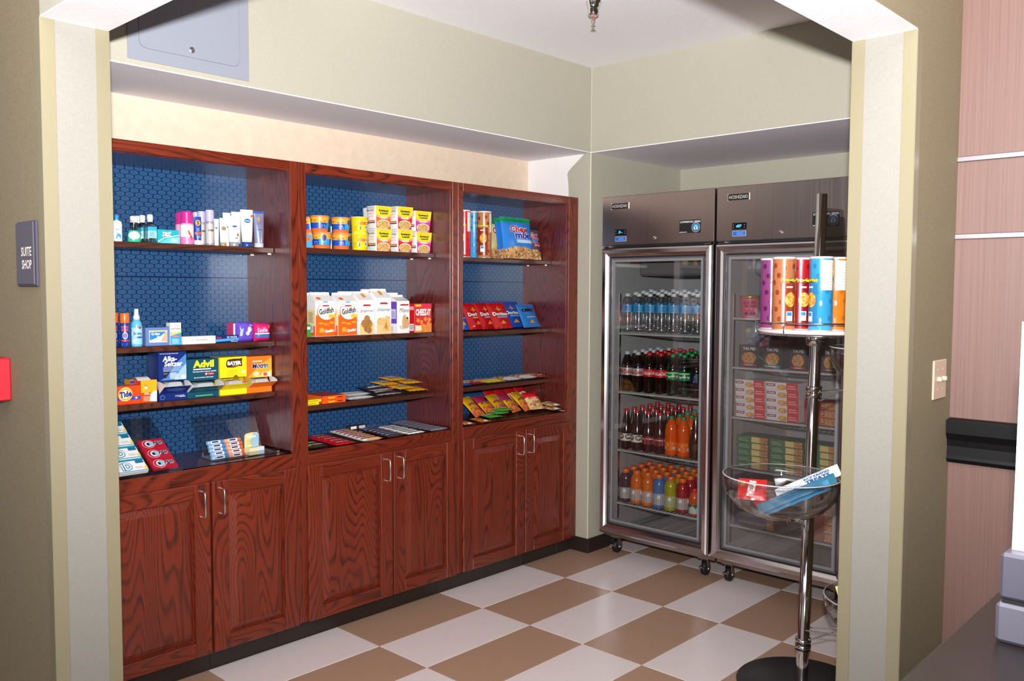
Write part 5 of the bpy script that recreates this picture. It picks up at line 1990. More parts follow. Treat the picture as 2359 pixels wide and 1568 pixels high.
def d_mil(b, sf, w, h):
    b.poly(sf, [(-w * .3, h * .72), (-w * .2, h * .76), (w * .4, h * .76), (w * .45, h * .72)], mat('#b02a2c', .4), .001)
    b.text(sf, 'Milano', w * .06, h * .6, w * .78, h * .11, mat('#3a3438', .4), .0012, shear=.25)
    tn = food('biscuit', ['#b88a58', '#cfa574', '#dcb98a'], 260)
    b.ell(sf, w * .08, h * .3, w * .2, h * .19, tn, .0014, 20)
    b.ell(sf, w * .32, h * .25, w * .16, h * .12, tn, .0011, 16)
    b.ell(sf, w * .3, h * .38, w * .1, h * .04, mat('#3a2018', .4), .001, 12)
    b.poly(sf, [(-w * .4, h * .2), (w * .46, h * .2), (w * .4, h * .12), (-w * .2, h * .1)], mat('#d8c4b8', .4), .0006)


def l_mil(b, sf, d, h):
    b.rect(sf, -d * .48, d * .48, h * .3, h * .98, mat('#6a4ab4', .4), .0005)
    b.rect(sf, -d * .3, d * .4, h * .45, h * .75, mat('#cfc6e6', .4), .0008)
    b.lines(sf, -d * .2, d * .35, h * .5, h * .7, 5, mat('#6a5a9a', .4), .35, .001)
    b.rect(sf, -d * .3, d * .1, h * .05, h * .22, mat('#d0ccd8', .4), .0008)


gable('cookie_bag', 'white and purple cookie bag beside the red cracker box', (915, 943, 679), WBG, d_mil, l_mil, .075, flat=.84)
gable('cookie_bag', 'white and purple cookie bag at the back with folded top', (898, 928, 674), WBG, d_mil, l_mil, .06, -.325, flat=.84)


def d_chz(b, sf, w, h):
    b.rect(sf, -w / 2, w / 2, h * .86, h, mat('#d8324a', .4), .0004)
    b.rect(sf, -w * .45, -w * .12, h * .9, h * .97, mat('#f2c82c', .4), .0008)
    b.text(sf, 'CHEEZ-IT', 0, h * .70, w * .88, h * .23, WHT, .001, bold=.05)
    ck = food('cheese_crackers', ['#c8602c', '#e08a3c', '#ec9c48', '#d2702c'], 120)
    b.poly(sf, [(-w / 2, 0), (w / 2, 0), (w / 2, h * .32), (w * .25, h * .26), (0, h * .3), (-w * .25, h * .24), (-w / 2, h * .28)], ck, .0006)
    for u, v, a in ((-.3, .42, .4), (-.1, .36, .9), (.14, .46, .3), (.36, .44, .1), (.3, .3, .7)):
        s_ = w * .1
        b.poly(sf, [(w * u + s_ * 1.2 * math.cos(a + i * PI / 2), h * v + s_ * 1.2 * math.sin(a + i * PI / 2)) for i in range(4)], mat('#e08f3c', .4), .001)
    b.rect(sf, -w * .45, -w * .1, h * .06, h * .24, mat('#efe3c8', .4), .0012)


carton('cracker_box', 'red cheese cracker box with bold white lettering', 'box', (955, 994, 699), Z, mat('#c8181e', .32), d_chz, .055, -.232, left=lambda b, sf, w, h: [b.rect(sf, -w * .3, w * .4, h * .06, h * .3, WHT), b.rect(sf, -w * .4, w * .4, h * .78, h * .9, mat('#d8a8b0', .4))] + [b.rect(sf, -w * .24 + k * w * .07, -w * .21 + k * w * .07, h * .1, h * .27, BLKP, .0009) for k in range(9)], group=G)

# ------------------------------------------------------------------ middle cabinet, third shelf (packs lying flat)
Z = .9967
G = 'sweets lying on the third shelf'


def flatbox(name, label, y, w_, xf, d, h, z, c, fd=None, td=None, cat='box', rz=0., group=None):
    b = MB().box(-d / 2, d / 2, -w_ / 2, w_ / 2, 0, h, c, .0012)
    if fd:
        fd(b, pl(d / 2), w_, h)
    if td:
        td(b, top(h), w_, d)
    o = b.build(name, None, (xf - d / 2, y, z), (0, 0, rz))
    return tag(o, label, cat, group or G)


yA = col_y(725, -.23, Z)
for k in range(2):
    flatbox('candy_box', 'yellow candy pack by the left stile, %s of two' % ('lower', 'upper')[k], yA - .02 + .012 * k, .085, -.228, .045, .012, Z + .0125 * k, mat('#eedb1e', .35), lambda b, sf, w, h: b.rect(sf, -w * .4, w * .3, h * .3, h * .7, mat('#c8a010', .4)))
yA, w_, _ = SP(743, 796, 905, Z, -.23)


def d_ree(b, sf, w, h):
    b.text(sf, "Reese's", -w * .12, h * .52, w * .3, h * .5, mat('#f6d01e', .4), .0008, bold=.05, shear=.15)
    b.rect(sf, w * .14, w * .36, h * .35, h * .65, mat('#5a2a14', .4), .0006)


def t_ree(b, sf, w, d):
    for k in range(5):
        b.rect(sf, -w * .48, w * .48, -d * .5 + d * (.05 + .19 * k), -d * .5 + d * (.2 + .19 * k), mat('#8a2a1a', .4), .0004)
        b.text(sf, "REESE'S", 0, -d * .5 + d * (.125 + .19 * k), w * .7, d * .09, mat('#e8641a', .4), .0008, bold=.03)


for k in range(2):
    flatbox('peanut_butter_cup_box', 'flat orange peanut butter cup box, %s of two' % ('lower', 'upper')[k], yA, w_, -.228, .17, .017, Z + .0175 * k, mat('#f0551a', .3, coat=.2), d_ree, t_ree)


def barm(L, wd, t_, m, deco=None, mf=None, seed=1):
    return bagm(L, wd, t_, mf or solid(m), m, lambda s_: fin(s_, .07), slab, 18, 8, .05, seed, .0, deco)


def flat_at(o, x, y, z, tilt=0., rz=0.):
    o.location = (x, y, z)
    o.rotation_euler = (0, -PI / 2 + tilt, rz)
    return o


def bars(name, label, y, L, wd, t_, m, deco, n, x0, z, group, mf=None, tilt=.0, dz=0., jit=.003, gap=None, cat='candy bar', along=0.):
    me = barm(L, wd, t_, m, deco, mf).mesh(name)
    for k in range(n):
        o = obj(name, me)
        flat_at(o, x0 - k * (gap or wd + .0022), y + random.uniform(-jit, jit) + along * k, z + t_ * .45 + .0005 + dz * k, tilt, random.uniform(-.008, .008))
        tag(o, (label % ORD[k]) if '%s' in label else label, cat, group)


yA, w_, _ = SP(800, 866, 910, Z, -.232)
SLV = mat('#d9d7d4', .25, .3, name='foil_white')
bars('chocolate_bar', 'white wrapped chocolate bar on the third shelf, %s from the front', yA, w_, .045, .016, SLV, lambda b, sf, w, h: [b.lines(sf, -w * .3, w * .3, h * .25, h * .75, 3, mat('#8a8a90', .4), .4, .001)], 3, -.232, Z, G)
bars('chocolate_bar', 'white wrapped chocolate bar in the upper layer, %s from the front', yA - .012, w_ * .95, .045, .014, SLV, None, 2, -.24, Z + .0175, G)
brn = mat('#3a241c', .28, coat=.3, name='brown_foil')
mmt = lambda b, sf, w, h: [b.text(sf, "m&m's", 0, h * .5, w * .7, h * .34, WHT, .0016, bold=.05, shear=.12), b.ell(sf, w * .3, h * .25, w * .08, h * .12, mat('#c03028', .4), .0016, 12)]
yA, w_, _ = SP(868, 925, 900, Z, -.235)
me = bagm(w_ * 1.02, .105, .014, lambda s_, q: brn if .1 < q else mat('#b9b2ac', .3), brn, pillow, fin, 14, 12, .08, 4, .0, mmt).mesh('candy_pack')
for k in range(2):
    o = obj('candy_pack', me)
    flat_at(o, -.232 - .03 * k, yA - .02 * k, Z + .012 + .0205 * k, .1, .05 - .03 * k)
    tag(o, 'dark brown chocolate candy pack, %s of two from the shelf edge' % ORD[k], 'candy pack', G)
ylw = mat('#f0b012', .25, coat=.3, name='yellow_foil')
mmy = lambda b, sf, w, h: [b.text(sf, "m&m's", 0, h * .5, w * .66, h * .36, mat('#3a1a10', .4), .0014, bold=.1, shear=.1), b.text(sf, "m&m's", 0, h * .5, w * .64, h * .32, WHT, .0018, bold=.02, shear=.1)]
me = bagm(.112, .105, .014, solid(ylw), ylw, pillow, fin, 14, 12, .1, 7, .0, mmy).mesh('candy_pack')
for k, (pxc, x, dz, rz_) in enumerate(((942, -.235, .017, .08), (905, -.285, .037, .1), (922, -.30, .054, .06), (955, -.285, .034, -.04), (966, -.245, .0, -.08))):
    o = obj('candy_pack', me)
    flat_at(o, x, col_y(pxc, x, Z), Z + .013 + dz, .1, rz_)
    tag(o, ['yellow peanut candy pack lying foremost with large lettering', 'yellow candy pack lying over the brown packs', 'yellow candy pack at the back of the heap', 'yellow candy pack near the right end, further back', 'yellow candy pack at the right end of the heap'][k], 'candy pack', G)

# ------------------------------------------------------------------ middle cabinet, deck: rows of bars
Z = .8237
G = 'candy bars on the middle deck'


def lett(txt, c, h=.5, w=.72, c2=None, bold=.05):
    def f(b, sf, w_, h_):
        if c2:
            b.text(sf, txt, 0, h_ * .5, w_ * w * 1.03, h_ * (h + .1), mat(c2, .4), .001, bold=bold + .08, shear=.1)
        b.text(sf, txt, 0, h_ * .5, w_ * w, h_ * h, mat(c, .4), .0015, bold=bold, shear=.1)
    return f


XR = -.092
bars('candy_bar', 'dark brown candy bar with cream letters by the left stile, %s from front', -1.757, .108, .052, .016, mat('#33201a', .3, coat=.3), lett('OH HENRY', '#e6cfa0', .55, .8), 2, XR - .01, Z, G)
bars('candy_bar', 'red wafer bar, %s from the front of its row', -1.632, .118, .052, .013, mat('#c8141e', .28, coat=.3), lett('KitKat', '#e8d8d0', .42, .5, '#7a0a10'), 5, XR + .005, Z, G, along=.006)
wb = mat('#e4dcd4', .3, coat=.3)
bars('candy_bar', 'white bar with red and blue lettering, %s from the front of its row', -1.478, .125, .038, .016, wb, lett('Baby Ruth', '#c02a38', .6, .75, '#5a62b0'), 8, XR + .004, Z, G, lambda s_, q: mat('#d8a860', .35) if (q < .2 and s_ > .3) else wb, along=.005)
bars('candy_bar', 'brown bar with blue lettering in the middle row, %s from the front', -1.345, .112, .036, .017, mat('#3c2820', .3, coat=.3), lett('SNICKERS', '#b0b4d8', .5, .8, '#34428c'), 7, XR + .006, Z, G, along=.005)
bars('candy_bar', 'blue and white coconut bar, %s from the front of its row', -1.222, .118, .036, .014, mat('#5a6c98', .3, coat=.3), lett('Almond', '#e9e4dc', .5, .66), 7, XR + .006, Z, G, lambda s_, q: mat('#e6ddcc', .35) if (s_ > .78 or s_ < .14 or q < .16) else mat('#46598c', .3, coat=.3), along=.005)
bars('candy_bar', 'silver foil bar at the right end of the deck, %s from front', -1.075, .132, .040, .016, mat('#9ea2b2', .18, .6), lambda b, sf, w, h: b.lines(sf, -w * .35, w * .35, h * .3, h * .7, 2, mat('#70748a', .4), .4, .001), 8, XR + .008, Z, G, along=.003)
flatbox('candy_box', 'small dark candy box with white stickers behind the bars', -1.32, .11, -.41, .026, .022, Z, mat('#33241f', .35), lambda b, sf, w, h: [b.rect(sf, -w * .4, -w * .08, h * .2, h * .8, WHT), b.rect(sf, w * .05, w * .4, h * .2, h * .8, mat('#c8c8d4', .4))], group=G)

# ------------------------------------------------------------------ right cabinet, top shelf
Z = 1.6867
G = 'crisp cans and snack mix bags on the top shelf'
BRG = mat('#d9c9c0', .25, .5, name='can_rim')
chips = food('crisps', ['#c07028', '#d89038', '#ecb858'], 110)


def crispcan(name, label, loc, r, h, base, dark, rz, group, panel=True, nutrition=False):
    """tall crisp tube; the mascot is left off"""
    t = thing(name, label, 'can', loc, (0, 0, rz), group)
    bm_ = mat(base, .3, coat=.35)
    dk = mat(dark, .3, coat=.35)
    b = MB().lathe([(r * .97, 0), (r, .002), (r, h - .008)], bm_, 28)
    sf = cy(r)
    for k in range(40):
        u, v = (k * .7549 % 1 - .5) * 2 * PI * r, (k * .5698 % 1) * h * .82 + h * .07
        b.ell(sf, u, v, r * .2, r * .24, dk, .0004, 10, 2)
    for a in (0, PI * r):
        b.text(sf, 'Pringles', a, h * .68, r * 1.55, h * .075, mat('#2a1a10', .4), .0009, bold=.1, shear=.1)
        b.text(sf, 'Pringles', a, h * .68, r * 1.5, h * .068, mat('#f6d43a', .4), .0013, bold=.03, shear=.1)
        b.rect(sf, a - r * .75, a + r * .75, h * .06, h * .64, dk, .0006, 8)
        b.rect(sf, a - r * .3, a + r * .3, h * .58, h * .60, WHT, .001, 3)
        b.ell(sf, a + r * .1, h * .42, r * .5, h * .10, chips, .0009, 18, 3)
        b.poly(sf, [(a - r * .7, h * .32), (a + r * .7, h * .36), (a + r * .7, h * .06), (a - r * .7, h * .06)], bm_, .0008)
        b.rect(sf, a - r * .28, a + r * .3, h * .13, h * .26, WHT, .0012, 4)
        b.rect(sf, a - r * .22, a + r * .24, h * .2, h * .25, mat('#2f7ac0', .4), .0015, 4)
    a = PI / 2 * r
    b.rect(sf, a - r * .55, a + r * .6, h * .55, h * .95, mat('#efe9d6', .4), .0008, 8)
    for k in range(9):
        b.rect(sf, a - r * .5, a + r * .55, h * (.58 + .04 * k), h * (.583 + .04 * k), BLKP, .0011, 6)
    b.build('tube', t)
    MB().lathe([(r * .99, h - .008), (r * 1.04, h - .007), (r * 1.04, h - .001), (r * .99, h), (r * .9, h - .003), (.0001, h - .003)], mat('#dfcfd0', .3, coat=.3), 28, cap=(False, False)).build('lid', t)
    MB().lathe([(r * .98, .0), (r * 1.015, .0003), (r * 1.015, .004), (r * 1.0, .005)], BRG, 28, cap=(False, False)).build('bottom_rim', t)
    return t


for px, x, c1, c2, rz_, lb in (((1098, 1132, 487), -.262, '#b0754a', '#8a3018', -1.0, 'orange brown crisp can beside the snack mix bags'), ((1077, 1107, 487), -.36, '#3a9ad4', '#2a6ab0', .3, 'blue crisp can behind the orange brown one'), ((1056, 1084, 484), -.275, '#c8202c', '#a01820', -1.3, 'red crisp can half hidden by the left stile')):
    y, w_, h_ = RP(*px, Z, x)
    crispcan('crisp_can', lb, (x, y, Z), w_ / 2, h_, c1, c2, rz_, G)


def chex(c, c2, flav, fm, topc='#1f9a6a', rib='#2a50b0'):
    cm, tm = mat(c, .25, coat=.35), mat(topc, .25, coat=.35)

    def mf(s_, q):
        if q > .88:
            return tm
        if q < .2 + .1 * math.sin(PI * s_):
            return fm
        return cm

    def deco(b, sf, w, h):
        b.text(sf, 'Chex', w * .02, h * .71, w * .6, h * .17, mat(c2, .4), .0012, bold=.12)
        b.text(sf, 'Chex', w * .02, h * .71, w * .58, h * .16, mat('#c4202c', .4), .0018, bold=.04)
        b.text(sf, 'mix', w * .12, h * .56, w * .52, h * .16, mat('#e8e8f0', .4), .0012, bold=.12)
        b.text(sf, 'mix', w * .12, h * .56, w * .5, h * .15, mat('#27309c', .4), .0018, bold=.04)
        b.rect(sf, -w * .1, w * .46, h * .38, h * .46, mat(rib, .4), .0014, 10, 2, .0)
        b.text(sf, flav, w * .2, h * .42, w * .44, h * .06, mat('#dfe8f4', .4), .002, shear=.2)
    return mf, deco, cm


mixf = food('snack_mix', ['#7a4a28', '#b88048', '#d8a868', '#c49a70', '#e0c090'], 90)
for px, x, args, lb, rz_, sd in (
        ((1131, 1180, 509), -.335, ('#dcc88a', '#f4efdc', 'Honey Nut', mixf, '#1f9a6a', '#cdb46a'), 'pale yellow snack mix bag with green top', .25, 3),
        ((1153, 1222, 507), -.295, ('#2f78cc', '#e8eef8', 'Traditional', mixf), 'blue snack mix bag behind the foremost one', .1, 5),
        ((1222, 1252, 523), -.27, ('#4a4c58', '#d8d8e0', 'Bold', mixf, '#2a2c34', '#cc2a24'), 'dark grey snack mix bag with red ribbon at the shelf end', -.1, 8),
        ((1166, 1238, 504), -.238, ('#2f86dc', '#eef4fc', 'Traditional', mixf, '#1f9a6a', '#bcd8f0'), 'blue snack mix bag with green top, foremost of the bags', .12, 6)):
    y, w_, h_ = SP(*px, Z, x)
    mf, deco, cm = chex(*args)
    b = bagm(w_ * 1.02, h_ * 1.03, .034, mf, cm, pillow, fin, 40, 48, .22, sd, .04, deco)
    tag(b.build('snack_bag', None, (x - .02, y, Z + .005), (0, -.16, rz_ * .4)), lb, 'snack bag', G)

# ------------------------------------------------------------------ right cabinet, second shelf
Z = 1.2967
G = 'tortilla crisp bags on the second shelf'


def dor(word, c, c2='#f0ece6', star=True):
    def f(b, sf, w, h):
        if word:
            b.text(sf, word, 0, h * .55, w * .8, h * .15, mat('#1a1416', .4), .0014, bold=.1)
            b.text(sf, word, 0, h * .55, w * .78, h * .14, mat(c2, .4), .002, bold=.05)
        else:
            b.rect(sf, -w * .32, w * .34, h * .66, h * .78, mat('#12182c', .4), .003, 8, 3, -.004)
            b.lines(sf, -w * .26, w * .26, h * .69, h * .76, 2, mat('#d8d8d0', .4), .4, .004)
        if star:
            b.poly(sf, [(-w * .02, h * .86), (w * .05, h * .74), (w * .2, h * .72), (w * .06, h * .7), (-w * .02, h * .64), (-w * .06, h * .71), (-w * .2, h * .73), (-w * .06, h * .75)], mat('#d8923a', .4), .0016)
        b.rect(sf, -w * .2, w * .35, h * .4, h * .45, mat(c, .4), .0016, 6)
        b.poly(sf, [(-w * .16, h * .16), (0, h * .3), (w * .16, h * .16)], mat('#e0963a', .4), .0045)
    return f


for i, (px, x, c, word, st, lb, sd, rz_) in enumerate((
        ((1126, 1178, 702), -.335, '#1f58b8', 'Doritos', True, 'blue tortilla crisp bag standing behind the red bags', 2, .05),
        ((1052, 1088, 707), -.262, '#2a62b8', None, False, 'blue corn crisp bag half hidden by the left stile', 4, .1),
        ((1082, 1128, 706), -.27, '#c4181e', 'Doritos', True, 'red tortilla crisp bag on the left with a folded bag beside it', 6, .1),
        ((1112, 1152, 705), -.256, '#b8141c', 'Doritos', True, 'red tortilla crisp bag squeezed between two other red bags', 3, .05),
        ((1138, 1186, 705), -.243, '#c81a20', 'Doritos', True, 'red tortilla crisp bag, rightmost of the red ones', 9, .1),
        ((1168, 1216, 702), -.312, '#1d52b4', 'Doritos', True, 'dark blue tortilla crisp bag next to the red bags', 5, .05),
        ((1206, 1250, 708), -.262, '#2a80cc', None, False, 'lighter blue crisp bag at the right end of the shelf', 7, -.02))):
    y, w_, h_ = SP(*px, Z, x)
    m = mat(c, .2, coat=.45)
    b = bagm(w_ * 1.24, h_ * 1.18, .018, solid(m), m, pillow, fin, 24, 28, .32, sd, .04, dor(word, '#8fb0e0' if i != 2 else '#e8b070', star=st))
    tag(b.build('crisp_bag', None, (x - .005, y, Z + .007), (0, -.42, .24)), lb, 'crisp bag', G)

# ------------------------------------------------------------------ right cabinet, third shelf: flat nut packs
Z = 1.0037
G = 'nut packs lying on the third shelf'
for px, x, c, c2, lb, t_ in (
        ((1056, 1092, 0), -.225, '#2a62b0', '#c02a28', 'blue and red nut pack cut off by the left stile', .02),
        ((1093, 1118, 0), -.23, '#b02428', '#d8a070', 'red nut pack between the blue and yellow packs', .022),
        ((1119, 1168, 0), -.225, '#eccc1c', '#d8d8a0', 'yellow nut pack on the third shelf', .024),
        ((1169, 1205, 0), -.228, '#dfd8d0', '#7a4a30', 'white and brown trail mix pack beside the yellow pack', .026),
        ((1206, 1240, 0), -.23, '#d9d2cc', '#6a4028', 'white and brown trail mix pack, second from the right', .028),
        ((1241, 1264, 0), -.228, '#a8482c', '#d8c0a8', 'reddish brown trail mix pack at the right end', .024)):
    yl, yr = col_y(px[0], x, Z), col_y(px[1], x, Z)
    m, m2 = mat(c, .25, coat=.4), food('nuts_' + c2, [c2, '#b88a58', '#8a5a38', '#e0c8a8'], 110)
    b = bagm((yr - yl) * .985, .14, t_, lambda s_, q, m=m, m2=m2: m if q < .35 or q > .85 else m2, m, fin, pillow, 14, 12, .12, len(lb), .0, lambda b, sf, w, h: [b.rect(sf, -w * .25, w * .2, h * .16, h * .24, WHT, .0018, 6, 3), b.lines(sf, -w * .2, w * .12, h * .17, h * .23, 2, m, .4, .0026)])
    o = b.build('nut_pack')
    flat_at(o, x, (yl + yr) / 2, Z + t_ * .45 + .001, .03, 0)
    tag(o, lb, 'nut pack', G)

# ------------------------------------------------------------------ right cabinet, deck: pouches
Z = .8237
G = 'sweet pouches on the right deck'


def pouch(lb, px, x, w_, h_, t_, c, topc, tilt, rz_, txt, tc, seed, picture=None, dz=0., label_white=False):
    m, tm = mat(c, .22, coat=.45), mat(topc, .22, coat=.45)
    pm = picture or m
    mf = lambda s_, q: tm if q > .66 else (pm if q < .45 else m)

    def deco(b, sf, w, h):
        b.poly(sf, [(-w * .34, h * .53), (-w * .1, h * .56), (w * .3, h * .52), (w * .34, h * .6), (w * .05, h * .66), (-w * .3, h * .62)], mat(tc, .4), .0022)
        b.lines(sf, -w * .24, w * .2, h * .56, h * .62, 2, m, .4, .003)
        if label_white:
            b.rect(sf, -w * .2, w * .2, h * .02, h * .16, WHT, .0016, 4, 2)
    b = bagm(w_, h_, t_, mf, m, pillow, fin, 14, 14, .14, seed, .03, deco)
    y = col_y(px, x, Z)
    o = b.build('sweet_pouch', None, (x, y, Z + .003 + dz + t_ * .45), (0, -tilt, rz_))
    return tag(o, lb, 'pouch', G)


gum_y = food('gummies', ['#e8a020', '#d85a28', '#c83a58', '#e8c040'], 90)
for k in range(4):
    pouch('red topped sweet bag at the back, %s from the left' % ORD[k], 1144 + 23 * k, -.355 + .006 * k, .118, .125, .016, '#d8c0a0', '#c4161e', .5, .26, 'Chewy', '#f0e8e0', 3 + k, mixf, .012)
for k in range(5):
    pouch('yellow sweet pouch leaning in the front row, %s from the left' % ORD[k], 1108 + 28 * k, -.235 + .008 * k, .125, .138, .015, '#ecae1c', '#b8345a' if k % 2 else '#eab42a', .82, .34, ['Snaps', 'Gummi', 'Sours', 'Peach', 'Mix'][k], '#8a1a58', 10 + k, gum_y, .006)
pouch('red and cream cookie pouch beside the tan flat packs', 1238, -.17, .1, .125, .028, '#d8b890', '#c41e22', .8, -.2, 'Cookies', '#d8282c', 21, mixf, .005)
for k, (px, x, z_) in enumerate(((1142, -.125, .012), (1158, -.13, .0245), (1171, -.135, .037))):
    pouch('green sweet pouch lying near the left, %s from the left' % ORD[k], px, x, .1, .082, .010, '#58b848', '#9ad06a', 1.5, -.05, 'Sour', '#e8f4d0', 30 + k, None, z_)
for k, (px, x) in enumerate(((1084, -.10), (1121, -.103))):
    pouch('orange sweet pouch with white sticker at the front left, %s of two' % ORD[k], px, x, .066, .10, .010, '#e0841c', '#e8a040', 1.5, .0, 'Candy', '#7a2a60', 40 + k, gum_y, .0, True)
for k in range(2):
    pouch('tan pretzel pack with white sticker on the right, %s of two' % ('lower', 'upper')[k], 1284, -.125, .082, .12, .018, '#b88a58', '#c8a070', 1.5, .0, 'Snack', '#f0e0c8', 50 + k, mixf, .022 * k, True)

# ------------------------------------------------------------------ refrigerator: drink bottles
RZ = -PI / 2 + .5
PETW = clear('water_pet', (.97, .975, .98), 2.6, .09, .10)
GRNP = clear('green_pet', (.22, .66, .40), 1.8, .08, .05)


def bottle(name, label, prof, body, cap, capr, caph, lab=None, inner=None):
    t = thing(name, label, 'bottle')
    MB().lathe(prof, body, 20).build('bottle_body', t)
    z0 = prof[-1][1]
    MB().lathe([(capr, z0 - .004), (capr * 1.02, z0 - .003), (capr * 1.02, z0 + caph - .002), (capr * .9, z0 + caph)], cap, 16).build('cap', t)
    if inner:
        MB().lathe(inner[0], inner[1], 16).build('liquid', t)
    if lab:
        r, za, zb, m, deco = lab
        b = MB().lathe([(r, za), (r, zb)], m, 24, cap=(False, False))
        if deco:
            for a in (-1.3, 0, 1.3, 2.6):
                deco(b, lambda u, v, o, a=a: ((r + o) * math.cos(u / r + a), (r + o) * math.sin(u / r + a), v), r, za, zb)
        b.build('label', t)
    return t


def txt(word, c, h=.5, w=1.1, bold=.04, shear=.0, rot=0.):
    return lambda b, sf, r, za, zb: b.text(sf, word, 0, (za + zb) / 2, r * w, (zb - za) * h, mat(c, .4), .0009, bold=bold, shear=shear, rot=rot)


cola_p = [(.028, 0), (.034, .004), (.0355, .02), (.0325, .055), (.0345, .075), (.0355, .09), (.0355, .135), (.034, .15), (.026, .18), (.016, .205), (.0125, .212)]
COLA = mat('#1c0d0a', .07, coat=.6, name='cola')
proto = {}
proto['water'] = bottle('water_bottle', 'x', [(.026, 0), (.0315, .004), (.0325, .012), (.0305, .02), (.0325, .028), (.0305, .036), (.0325, .044), (.0305, .052), (.0325, .062), (.032, .08), (.0325, .1), (.0325, .15), (.031, .165), (.022, .188), (.0135, .2)], PETW, mat('#d6d9dc', .3), .0145, .014,
                        (.0331, .108, .15, mat('#3aa2d4', .35), lambda b, sf, r, za, zb: [b.rect(sf, -r * .4, r * .3, za + .006, zb - .006, mat('#2a6aa8', .4), .0006, 4), b.lines(sf, -r * .3, r * .25, za + .012, zb - .012, 3, mat('#a8d8ee', .4), .4, .001)]))
SVL = mat('#c6c3c2', .3, .4)
proto['diet'] = bottle('cola_bottle', 'x', cola_p, COLA, mat('#c2c2c4', .3), .0148, .014, (.0361, .092, .134, SVL, txt('Coke', '#c41e26', .6, 1.2, .05, .2)))
proto['cola'] = bottle('cola_bottle', 'x', cola_p, COLA, mat('#c8161c', .3), .0148, .014, (.0361, .092, .134, mat('#cc141c', .35), txt('Coca-Cola', '#f4f0ec', .46, 1.3, .02, .3, .06)))
proto['lime'] = bottle('lemon_lime_bottle', 'x', cola_p, GRNP, mat('#1f8a4a', .3), .0148, .014,
                       (.0361, .085, .128, mat('#1f7a3c', .35), lambda b, sf, r, za, zb: [b.rect(sf, -r * .65, r * .65, zb - .009, zb - .001, mat('#8ee0a0', .4), .0005, 6), b.text(sf, 'Sprite', 0, (za + zb) / 2 - .003, r * 1.1, .016, WHT, .0009, bold=.04, rot=.12), b.ell(sf, r * .3, zb - .014, .004, .004, mat('#e6e04a', .4), .0009, 8)]))
proto['dark'] = bottle('dark_soda_bottle', 'x', cola_p, mat('#140e10', .07, coat=.6), mat('#1c1c20', .3), .0148, .014, (.0361, .08, .128, mat('#17171c', .35), lambda b, sf, r, za, zb: b.poly(sf, [(-r * .2, za), (r * .1, za), (r * .35, zb - .006), (r * .05, zb - .012)], mat('#3a6ab8', .4), .0008)))
tall_p = [(.028, 0), (.034, .004), (.035, .015), (.0335, .03), (.0355, .045), (.0355, .092), (.034, .105), (.025, .15), (.0165, .19), (.0128, .215)]
proto['root'] = bottle('root_beer_bottle', 'x', tall_p, mat('#24110b', .06, coat=.6), mat('#b8161e', .3), .0148, .014, (.0361, .048, .09, mat('#e2ddd6', .4), lambda b, sf, r, za, zb: [b.ell(sf, 0, (za + zb) / 2 + .004, r * .55, .016, mat('#5a2a1c', .4), .0006, 16, 3), b.text(sf, 'A&W', 0, (za + zb) / 2 + .005, r * .8, .016, mat('#e6dccc', .4), .0012, bold=.05), b.lines(sf, -r * .35, r * .35, za + .003, za + .011, 2, mat('#6a3a2c', .4), .4, .0008)]))
proto['pepper'] = bottle('spiced_soda_bottle', 'x', tall_p, mat('#260c0c', .06, coat=.6), mat('#b8161e', .3), .0148, .014, (.0361, .045, .092, mat('#7c1420', .35), lambda b, sf, r, za, zb: [b.text(sf, 'Dr Pepper', 0, (za + zb) / 2 + .008, r * 1.1, .011, mat('#e6d6d4', .4), .0009, shear=.2, bold=.03), b.lines(sf, r * .5, r * .62, za + .004, zb - .01, 6, mat('#d8c4c4', .4), .5, .0008)]))
proto['orange'] = bottle('orange_soda_bottle', 'x', [(.028, 0), (.034, .004), (.0355, .02), (.033, .045), (.0355, .065), (.036, .1), (.0355, .14), (.030, .17), (.018, .195), (.0125, .205)], mat('#e0560c', .1, coat=.6), mat('#1f8048', .3), .0148, .014, (.0365, .03, .08, mat('#ec6c1c', .35), lambda b, sf, r, za, zb: [b.poly(sf, [(-r * .5, zb - .022), (r * .3, zb - .016), (r * .35, zb - .006), (-r * .45, zb - .01)], mat('#f6d24a', .4), .0009), b.rect(sf, r * .3, r * .6, za + .008, za + .022, mat('#c4c4d4', .4), .0008, 2)]))
proto['tea'] = bottle('tea_bottle', 'x', tall_p, mat('#30140c', .07, coat=.6), mat('#1d6a3c', .3), .0148, .014, (.0361, .05, .085, mat('#3a1c12', .4), lambda b, sf, r, za, zb: b.lines(sf, -r * .5, r * .5, za + .006, zb - .006, 3, mat('#8a6a50', .4), .4, .0008)))
sport_p = [(.030, 0), (.0355, .004), (.0365, .012), (.0365, .09), (.034, .1), (.0365, .112), (.0365, .128), (.033, .15), (.022, .165), (.019, .17)]
for nm, c in (('grape', '#4a3440'), ('peach', '#d86a14'), ('blue', '#3f6ea8'), ('lemon', '#a8a01c'), ('fruit', '#a01a20')):
    proto[nm] = bottle('sports_drink_bottle', 'x', sport_p, mat(c, .12, coat=.5), mat('#ec6a1e', .35), .0205, .02,
                       (.0366, .022, .085, mat('#b9b2ac' if nm != 'lemon' else '#b4b48a', .3), lambda b, sf, r, za, zb: [b.text(sf, 'G', 0, zb - .02, r * .5, .024, WHT, .0009, bold=.14), b.lines(sf, -r * .4, r * .4, za + .006, za + .03, 3, mat('#8a8688', .4), .35, .0008)]))
